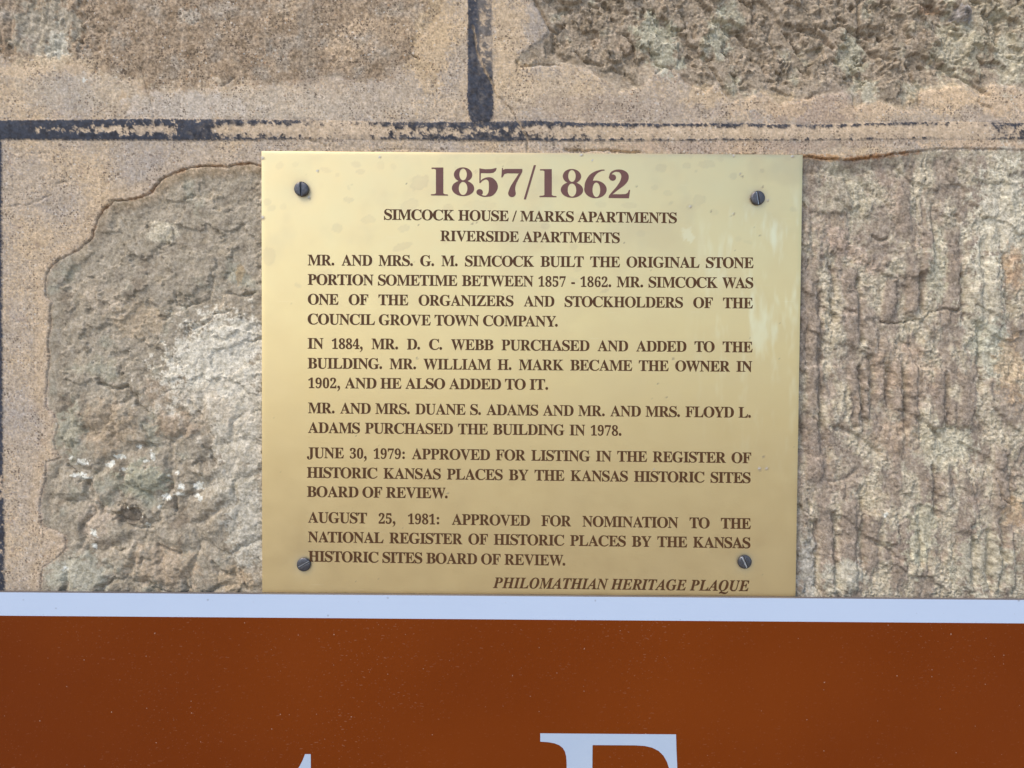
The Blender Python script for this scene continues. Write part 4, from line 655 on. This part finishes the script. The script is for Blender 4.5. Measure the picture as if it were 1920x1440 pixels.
for i in range(60): PITS.append((rs.uniform(500, 1490), rs.uniform(290, 1105), rs.uniform(.7, 1.3)))
for i, (cx, cy, r) in enumerate(PITS):
    d = np.hypot(QX - cx, QY - cy) / (r * (.75 if r > 2.5 else 1) * (1 + .5 * gn(QX / 2.5, QY / 2.5, 645)))
    pit = np.maximum(pit, ss(1.3, .5, d) * (.75 if r > 1.3 else .4))
    if r > 2.5: nick = np.maximum(nick, ss(1.0, .3, np.hypot(QX - cx + r * .3, QY - cy + r * .4) / (r * (.6 + .25 * gn(QX / 3, QY / 3, 640))) ))
for sx, sy, r, _, _ in SCREWS:
    d = np.hypot(QX - sx, QY - sy)
    if sx < 600 and sy < 600: st = np.maximum(st, 1.1 * np.exp(-((QX - sx - 7) ** 2 + (QY - sy - 8) ** 2) / 15 ** 2))  # upper left screw's cast shadow, painted brown into the plate colour
    st = np.maximum(st, .75 * np.exp(-np.maximum(d - r, 0) / 4) + .2 * np.exp(-np.maximum(d - r, 0) / 14) * (1 + fbm(QX, QY, 12, 3, 610)))
NB = NT('brushed_brass')
stn_shade = NB.attr('stain_shade', 'Fac'); hzn = NB.attr('haze', 'Fac'); ptn = NB.attr('pit', 'Fac'); nkn = NB.attr('nick', 'Fac')
col = NB.mix(NB.noise(22, 5, .6), (.800, .595, .285), (.760, .575, .295))
col = NB.mix(stn_shade, col, (.50, .41, .26))
col = NB.mix(hzn, col, (.90, .79, .50))
scr = NB.ramp(NB.noise(1.0, 2, .5, NB.n('ShaderNodeMapping', {'Vector': NB.co, 'Rotation': (0, .5, 0), 'Scale': (40, 40, 1500)}).outputs[0]), .70, .78, 0, .22)
col = NB.mix(scr, col, (.95, .82, .55))
col = NB.mix(ptn, col, (.16, .13, .10))
col = NB.mix(nkn, col, (.62, .60, .58))
rg = NB.math('ADD', NB.ramp(NB.noise(60, 5, .7), .3, .7, .31, .40), NB.math('MULTIPLY', stn_shade, .2))
nb_ = NB.bump(NB.noise(1.0, 3, .6, NB.scale(120, 120, 2600)), .00004, .45)
NB.set(col=col, rough=rg, metal=NB.ramp(NB.math('ADD', ptn, nkn), 0, 1, 1.0, .3), normal=NB.bump(NB.noise(160, 3), .00012, .25, nb_))
ii = np.arange(nx * nz).reshape(nz, nx)
qf = np.stack([ii[:-1, :-1], ii[:-1, 1:], ii[1:, 1:], ii[1:, :-1]], -1).reshape(-1, 4)
plate = mesh_obj('plate', PV.reshape(-1, 3), qf, NB.m, plq, True)
for nm, arr in (('stain_shade', st), ('haze', hz), ('pit', pit), ('nick', nick)):
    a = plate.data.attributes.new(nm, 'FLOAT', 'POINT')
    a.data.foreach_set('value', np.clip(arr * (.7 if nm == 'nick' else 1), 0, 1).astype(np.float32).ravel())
# sides and back of the plate
yb = -1.6 * S
ring = list(ii[0, :]) + list(ii[1:, -1]) + list(ii[-1, -2::-1]) + list(ii[-2:0:-1, 0])
rv = PV.reshape(-1, 3)[ring]; bv = rv.copy(); bv[:, 1] = yb
n = len(ring)
mesh_obj('plate_edge', np.vstack([rv, bv]), [(i, i + n, (i + 1) % n + n, (i + 1) % n) for i in range(n)] + [tuple(range(2 * n - 1, n - 1, -1))], NB.m, plq)

# ------------------------------------------------------------------ lettering
def parse(k):
    adv, s = GL[k]
    return adv, [[tuple(map(int, p.split(','))) for p in l.split()] for l in s.split('|')]
def circle(cx, cy, r, n=14): return [(cx + r * math.cos(2 * math.pi * i / n), cy + r * math.sin(2 * math.pi * i / n)) for i in range(n)]
GLY = {}
for k in GL: GLY[k] = parse(k)
# advance widths of the bold roman capitals (em/1000)
ADV = dict(A=722, B=667, C=722, D=722, E=667, F=611, G=778, H=778, I=389, J=500, K=778, L=667, M=944, N=722, O=778, P=611, R=722, S=556, T=667, U=722, V=722, W=1000, Y=722, Z=667)
dot = circle(0, 92, 92)
PUN = {'.': (270, [circle(110, 84, 90)]), ',': (270, [[(30, -190), (60, -175), (150, -110), (196, -20), (200, 60), (180, 130), (120, 168), (60, 150), (22, 90), (40, 30), (100, 5), (118, -40), (90, -110), (25, -170)]]),
       ':': (333, [circle(150, 84, 90), circle(150, 400, 90)]), '-': (333, [[(44, 180), (290, 180), (290, 290), (44, 290)]]), '/': (278, [[(-20, -20), (50, -20), (300, 690), (232, 690)]])}
def glyph(ch, it=False):
    if ch in PUN: return PUN[ch]
    if it:
        a, l = GLY['i' + ch]; return a, l
    a, l = GLY[ch]
    if ch.isdigit():
        l = [[(x * .875, y * .94) for x, y in q] for q in l]; return 500, l
    xs = [p[0] for q in l for p in q]; w0 = min(xs); ww = max(xs) - w0
    A = ADV.get(ch, a); 
    # squeeze to the plaque's tighter setting: side bearings about 2 % of the em
    tgt = A - (16 if ch in 'AVWY' else 14)
    k = tgt / ww
    return A, [[((x - w0) * k + (A - tgt) / 2, y) for x, y in q] for q in l]
def grow(loops, e):
    """offset every outline outwards by e (holes shrink)"""
    out = []
    for q in loops:
        n = len(q)
        big = max(loops, key=lambda l: (max(p[0] for p in l) - min(p[0] for p in l)) * (max(p[1] for p in l) - min(p[1] for p in l)))
        a = sum(q[i][0] * q[(i + 1) % n][1] - q[(i + 1) % n][0] * q[i][1] for i in range(n))
        sg = (1 if a > 0 else -1) * (1 if (q is big or len(loops) == 1 or q[0][1] > 1e9) else -1)
        r = []
        for i in range(n):
            (x0, y0), (x1, y1), (x2, y2) = q[i - 1], q[i], q[(i + 1) % n]
            l1, l2 = math.hypot(x1 - x0, y1 - y0) + 1e-9, math.hypot(x2 - x1, y2 - y1) + 1e-9
            nx_, ny_ = (y1 - y0) / l1 + (y2 - y1) / l2, -(x1 - x0) / l1 - (x2 - x1) / l2
            k = math.hypot(nx_, ny_)
            if k < .4: r.append((x1, y1)); continue
            m_ = min(2 / k, 1.8) / k
            r.append((x1 + sg * e * nx_ * m_, y1 + sg * e * ny_ * m_))
        out.append(r)
    return out
def fill(loops, M, V, Fc):
    """loops in 2D -> triangles; M maps (x,y) to a world point"""
    pl = [[Vector((x, y, 0)) for x, y in q] for q in loops]
    base = len(V)
    for q in loops:
        for x, y in q: V.append(tuple(M(x, y)))
    flat = [p for q in loops for p in q]
    for t in tessellate_polygon(pl):
        a, b, c = (flat[i] for i in t)
        s = (b[0] - a[0]) * (c[1] - a[1]) - (c[0] - a[0]) * (b[1] - a[1])
        t = tuple(t) if s > 0 else tuple(t)[::-1]
        Fc.append(tuple(base + i for i in t))
NL = NT('brown_enamel')
lc = NL.mix(NL.noise(300, 4), (.062, .025, .006), (.092, .038, .011))
NL.set(col=lc, rough=.5, spec=.25)
NL2 = NT('plum_brown_enamel')
NL2.set(col=NL2.mix(NL2.noise(200, 4), (.118, .048, .036), (.148, .062, .046)), rough=.45, spec=.35)
HT = HP + .5
CAPH = 676.0
def text_line(txt, x0, x1, b0, b1, cap, it=False):
    words = txt.split(' ')
    EM = cap / CAPH
    runs = []; tot = 0
    for wd in words:
        x = 0; r = []
        for i, ch in enumerate(wd):
            a, l = glyph(ch, it)
            if i and not it:
                pr = wd[i - 1] + ch
                x -= {'AT': 60, 'TA': 70, 'AV': 90, 'VA': 90, 'PA': 90, 'WA': 80, 'AY': 70, 'LY': 60, 'LD': 0, 'OV': 25, 'YD': 40, 'Y.': 90, 'W.': 60, 'P.': 60, 'TO': 20, 'OW': 20, 'OY': 30, 'RT': 25, 'LT': 50, 'AP': 0, 'FL': 0, 'AW': 70}.get(pr, 0)
            r.append((x, l)); x += a
        runs.append((r, x)); tot += x
    # every line is set to its measured length; letters keep their width, the gaps take up the rest
    L = (x1 - x0) / EM
    ng = len(words) - 1
    tr = TRK
    gap = (L - tot * tr) / ng if ng else 0
    if gap < 190 or not ng:
        tr = (L - 190 * ng) / tot; gap = 190
    elif (x1 - x0) < 560 or it:
        gap = 250; tr = (L - gap * ng) / tot
    V, Fc = [], []
    pen = 0
    sl = (b1 - b0) / (x1 - x0)
    for r, ww in runs:
        for gxx, loops in r:
            def M(x, y, gxx=gxx, pen=pen):
                X = x0 + (pen + (gxx + x) * tr) * EM
                return W(X, b0 + (X - x0) * sl - y * EM, HT)
            fill(grow(loops, 8) if len(loops) != 2 or loops[0] is not None and not (max(p[1] for p in loops[0]) < min(p[1] for p in loops[1]) or max(p[1] for p in loops[1]) < min(p[1] for p in loops[0])) else loops, M, V, Fc)
        pen += ww * tr + gap
    return V, Fc
TRK = .915
LINES_T = [("SIMCOCK HOUSE / MARKS APARTMENTS", 720, 1269.3, 411.6, 418.2, 19.2), ("RIVERSIDE APARTMENTS", 825.7, 1162.3, 451.7, 455.6, 19.2),
 ("MR. AND MRS. G. M. SIMCOCK BUILT THE ORIGINAL STONE", 577, 1413, 497.3, 502.6, 19.6), ("PORTION SOMETIME BETWEEN 1857 - 1862. MR. SIMCOCK WAS", 577, 1412.6, 533.8, 540.3, 19.6),
 ("ONE OF THE ORGANIZERS AND STOCKHOLDERS OF THE", 577, 1411.8, 570.8, 578.2, 19.6), ("COUNCIL GROVE TOWN COMPANY.", 576.8, 1047.5, 608, 612.4, 19.6),
 ("IN 1884, MR. D. C. WEBB PURCHASED AND ADDED TO THE", 576.8, 1411.2, 653.6, 660.6, 19.6), ("BUILDING. MR. WILLIAM H. MARK BECAME THE OWNER IN", 576.8, 1410.4, 690.8, 697, 19.6),
 ("1902, AND HE ALSO ADDED TO IT.", 577, 1029.5, 727.6, 730.8, 19.6), ("MR. AND MRS. DUANE S. ADAMS AND MR. AND MRS. FLOYD L.", 577.6, 1409.8, 774.6, 783.2, 19.6),
 ("ADAMS PURCHASED THE BUILDING IN 1978.", 577.6, 1167, 811.6, 817, 19.6), ("JUNE 30, 1979: APPROVED FOR LISTING IN THE REGISTER OF", 575.4, 1408.6, 858.6, 868.4, 19.6),
 ("HISTORIC KANSAS PLACES BY THE KANSAS HISTORIC SITES", 575.4, 1407.6, 895.6, 905.8, 19.6), ("BOARD OF REVIEW.", 575.4, 841, 931.6, 934.4, 19.6),
 ("AUGUST 25, 1981: APPROVED FOR NOMINATION TO THE", 577.5, 1408, 979.8, 991.8, 19.6), ("NATIONAL REGISTER OF HISTORIC PLACES BY THE KANSAS", 577.5, 1407.2, 1016.4, 1028, 19.6),
 ("HISTORIC SITES BOARD OF REVIEW.", 578, 1061.6, 1052.8, 1060.6, 19.6), ("PHILOMATHIAN HERITAGE PLAQUE", 925.8, 1405.2, 1102.4, 1108.4, 19.6)]
for i, t in enumerate(LINES_T):
    V, Fc = text_line(*t, it=(i == 17))
    mesh_obj('inscription_line', V, Fc, NL.m, plq)
BIG = [('1', 808, 840), ('8', 847.2, 889.2), ('5', 893.2, 933.5), ('7', 940, 979.4), ('/', 982, 1005), ('1', 1011.5, 1043.4), ('8', 1051.4, 1093.4), ('6', 1095.4, 1137.6), ('2', 1141, 1181.6)]
for ch, xa, xb in BIG:
    adv, loops = GLY['b' + ch]
    xs = [p[0] for q_ in loops for p in q_]; lo, hi = min(xs), max(xs)
    V, Fc = [], []
    def M(x, y):
        X = xa + (x - lo) / (hi - lo) * (xb - xa)
        return W(X, 366.3 + (X - 808) * .0148 - y * .0527, HT)
    fill(loops, M, V, Fc)
    mesh_obj('slash' if ch == '/' else 'numeral', V, Fc, NL2.m, plq)

# ------------------------------------------------------------------ screws
NS = NT('weathered_steel')
NS.set(col=NS.mix(NS.noise(700, 5, .7), (.045, .045, .055), (.16, .155, .155)), rough=NS.ramp(NS.noise(500, 4), .3, .7, .34, .60), metal=.85, normal=NS.bump(NS.noise(1500, 4, .7), .0002, .6))
NS2 = NT('bright_steel')
NS2.set(col=NS2.mix(NS2.noise(900, 4, .7), (.38, .38, .38), (.70, .70, .68)), rough=.4, metal=.7)
def screw(sx, sy, r, ang, label, chewed=False):
    c = W(sx, sy, HP + 3)
    R_ = r * S
    lift = (HP + (3.2 if label.find('upper left') > 0 else 1.4)) * S
    V, Fc = [], []
    n = 44
    ca, sa = math.cos(math.radians(ang)), math.sin(math.radians(ang))
    hw = .13                                   # half slot width in head radii
    # head as a grid of rings clipped by a slot, height field over polar grid
    prof = [(0, .98), (.25, .97), (.5, .93), (.72, .86), (.86, .76), (.94, .64), (1.0, .45), (1.0, .05)]
    N_ = 61
    g = np.linspace(-1, 1, N_)
    g = np.sort(np.concatenate([g, [-hw - .012, -hw, -hw + .012, hw - .012, hw, hw + .012]]))
    U, Vv = np.meshgrid(g, np.linspace(-1, 1, 61))
    # square to disc so that the rim is round
    D = np.sqrt(np.maximum(1 - U * U, 0)); PXs, PZs = U, Vv * D
    rr = np.hypot(PXs, PZs)
    hgt = np.interp(rr, [p[0] for p in prof[:-1]], [p[1] for p in prof[:-1]])
    slot = ss(hw + .02, hw - .02, np.abs(PXs + (.05 * np.sin(PZs * 7) if chewed else 0)))
    hgt = hgt * (1 - slot) + .26 * slot
    hgt += .05 * fbm((PXs + sx) * 9, PZs * 9, 5, 3, 700 + int(sx)) * (1 - slot)
    if chewed: hgt += .16 * np.exp(-((PXs - .2) / .08) ** 2) * (1 - slot) - .12 * ss(.5, .8, -PXs)
    if chewed: hgt += .12 * fbm(PXs * 10, PZs * 10, 4, 3, 731)
    X = c.x + R_ * (PXs * ca - PZs * -sa * -1 * -1) if False else c.x + R_ * (PXs * ca + PZs * sa)
    Z = c.z + R_ * (-PXs * sa + PZs * ca)
    Y = -(lift + hgt * 5.2 * S)
    a, b = U.shape
    top = np.stack([X, Y, Z], -1).reshape(-1, 3)
    k = np.arange(a * b).reshape(a, b)
    fs = [tuple(t) for t in np.stack([k[:-1, :-1], k[:-1, 1:], k[1:, 1:], k[1:, :-1]], -1).reshape(-1, 4)]
    verts = [tuple(t) for t in top]
    # rim down to the plate
    for i in range(n):
        th = 2 * math.pi * i / n
        for yy in (lift + .45 * 5.2 * S, HP * S - 1.5 * S):
            verts.append((c.x + R_ * 1.0 * math.cos(th), -yy, c.z + R_ * 1.0 * math.sin(th)))
    o0 = a * b
    for i in range(n):
        j = (i + 1) % n
        fs.append((o0 + 2 * i, o0 + 2 * i + 1, o0 + 2 * j + 1, o0 + 2 * j))
    o = mesh_obj('screw', verts, fs, NS.m, plq, True, label)
    if label.find('upper left') < 0:           # brighter steel on one side of the driver slot
        o.data.materials.append(NS2.m)
        uc = (PXs[:-1, :-1] + PXs[1:, 1:]) / 2; vc = (PZs[:-1, :-1] + PZs[1:, 1:]) / 2
        lo_, hi_ = (-hw - .05, -.01) if not chewed else (-.20, .02)
        br = ((uc > lo_) & (uc < hi_) & (np.abs(vc) < .9)).ravel()
        mi = np.zeros(len(o.data.polygons), np.int32); mi[:br.size] = br
        o.data.polygons.foreach_set('material_index', mi)
    return o
for i, (sx, sy, r, ang, lb) in enumerate(SCREWS):
    screw(sx, sy, r, ang, lb, i == 3)

# ------------------------------------------------------------------ brown sign below
HS = 17.0
sgn = empty('brown_sign', tuple(W(960, 1900, 10)), 'brown sign board with a pale blue-white border and large pale letters, below the brass plaque', 'sign')
A0, A1 = W(-420, 1107.3, HS), W(2340, 1128.2, HS)
dirx = (A1 - A0).normalized(); dirz = Vector((-dirx.z, 0, dirx.x))
Lw = (A1 - A0).length; Lh = 1500 * S
def SP(u, v, h): 
    p = A0 + dirx * u - dirz * v
    return (p.x, -h * S, p.z)
NE = NT('grey_board_edge')
NE.set(col=NE.mix(NE.noise(90, 4), (.10, .085, .08), (.16, .135, .125)), rough=.7)
bx = [SP(u, v, h) for h in (HP + 1.4, HS - .35) for v in (0, Lh) for u in (0, Lw)]
mesh_obj('board', bx, [(0, 1, 5, 4), (1, 3, 7, 5), (3, 2, 6, 7), (2, 0, 4, 6), (4, 5, 7, 6), (0, 2, 3, 1)], NE.m, sgn)
NW = NT('pale_border_vinyl')
wc_ = NW.mix(NW.noise(35, 4), (.43, .50, .61), (.46, .53, .635))
wc_ = NW.mix(NW.math('MULTIPLY', NW.spots(60, .75, .06, .004), .85), wc_, (.10, .07, .05))
wc_ = NW.mix(NW.math('MULTIPLY', NW.spots(240, .10, .12, .003, 1), .35), wc_, (.30, .30, .32))
NW.set(col=wc_, rough=.38, spec=.4)
NR = NT('brown_sign_vinyl')
dens = NR.ramp(NR.noise(9, 3), .40, .62, .25, 1.0)
d1 = NR.spots(200, .10, .08, .002, 0)
d2 = NR.math('MULTIPLY', NR.spots(260, .30, .22, .0042, 1, NR.n('ShaderNodeMapping', {'Vector': NR.co2, 'Rotation': (0, 0, .3), 'Scale': (1, 2.6, 1)}).outputs[0]), NR.math('MULTIPLY', dens, .45))
d2 = NR.math('MAXIMUM', d2, NR.math('MULTIPLY', NR.spots(620, .3, .25, .001, 2), NR.math('MULTIPLY', dens, .3)))
bc = NR.mix(NR.ramp(NR.noise(3.6, 3, .5), .34, .66), (.132, .0225, .0006), (.182, .035, .0016))
bc = NR.mix(d2, bc, (.30, .13, .07))
bc = NR.mix(d1, bc, (.48, .34, .25))
NR.set(col=bc, rough=NR.ramp(NR.noise(30, 5), .3, .7, .28, .36), spec=.12, normal=NR.bump(NR.noise(420, 3), .00005, .35))
BT = 44.5 * S * (1 - HS / F)
def strip(name, rects, mt):
    V, Fc = [], []
    for u0, v0, u1, v1_ in rects:
        b = len(V)
        V += [SP(u0, v0, HS), SP(u1, v0, HS), SP(u1, v1_, HS), SP(u0, v1_, HS)]
        Fc.append((b + 3, b + 2, b + 1, b))
    return mesh_obj(name, V, Fc, mt, sgn)
strip('border', [(0, 0, Lw, BT), (0, BT, BT, Lh - BT), (Lw - BT, BT, Lw, Lh - BT), (0, Lh - BT, Lw, Lh)], NW.m)
strip('field', [(BT, BT, Lw - BT, Lh - BT)], NR.m)
NWl = NT('pale_letter_vinyl')
NWl.set(col=NWl.mix(NWl.noise(60, 4), (.36, .43, .53), (.41, .47, .54)), rough=.38, spec=.4)
def bez(p0, p1, p2, p3, n=7): return [tuple((1 - t) ** 3 * a + 3 * (1 - t) ** 2 * t * b + 3 * (1 - t) * t * t * c + t ** 3 * d for a, b, c, d in zip(p0, p1, p2, p3)) for t in [i / n for i in range(1, n + 1)]]
Fp = [(1013, 1375), (1267.5, 1377), (1268.5, 1410), (1271, 1462), (1259, 1462)] + bez((1259, 1462), (1252, 1415), (1238, 1397.5), (1190, 1397.5)) + [(1111, 1397)] + [(1110, 1522), (1150, 1522)] + bez((1150, 1522), (1185, 1520), (1195, 1505), (1200, 1470)) + [(1211, 1470), (1212, 1600), (1201, 1600)] + bez((1201, 1600), (1196, 1562), (1185, 1546), (1150, 1544)) + [(1110, 1544), (1110, 1640)] + bez((1110, 1640), (1112, 1668), (1125, 1672), (1160, 1674)) + [(1160, 1686), (1012, 1686), (1012, 1674)] + bez((1012, 1674), (1046, 1672), (1060, 1668), (1062, 1640)) + [(1062.5, 1430)] + bez((1062.5, 1430), (1062, 1400), (1052, 1392), (1013, 1390.5))
tp = [(572, 1414), (582.5, 1414), (583, 1462), (632, 1463), (631, 1482), (583, 1481), (583, 1620)] + bez((583, 1620), (583, 1655), (600, 1668), (634, 1650)) + [(640, 1660)] + bez((640, 1660), (605, 1695), (545, 1696), (543, 1630)) + [(543, 1481), (518, 1480), (518, 1470)] + bez((518, 1470), (545, 1460), (560, 1448), (572, 1414))
for P_ in (Fp, tp):
    V, Fc = [], []
    fill([[(x, -y) for x, y in P_]], lambda x, y: W(x, -y, HS + .35), V, Fc)
    mesh_obj('letter', V, Fc, NWl.m, sgn)
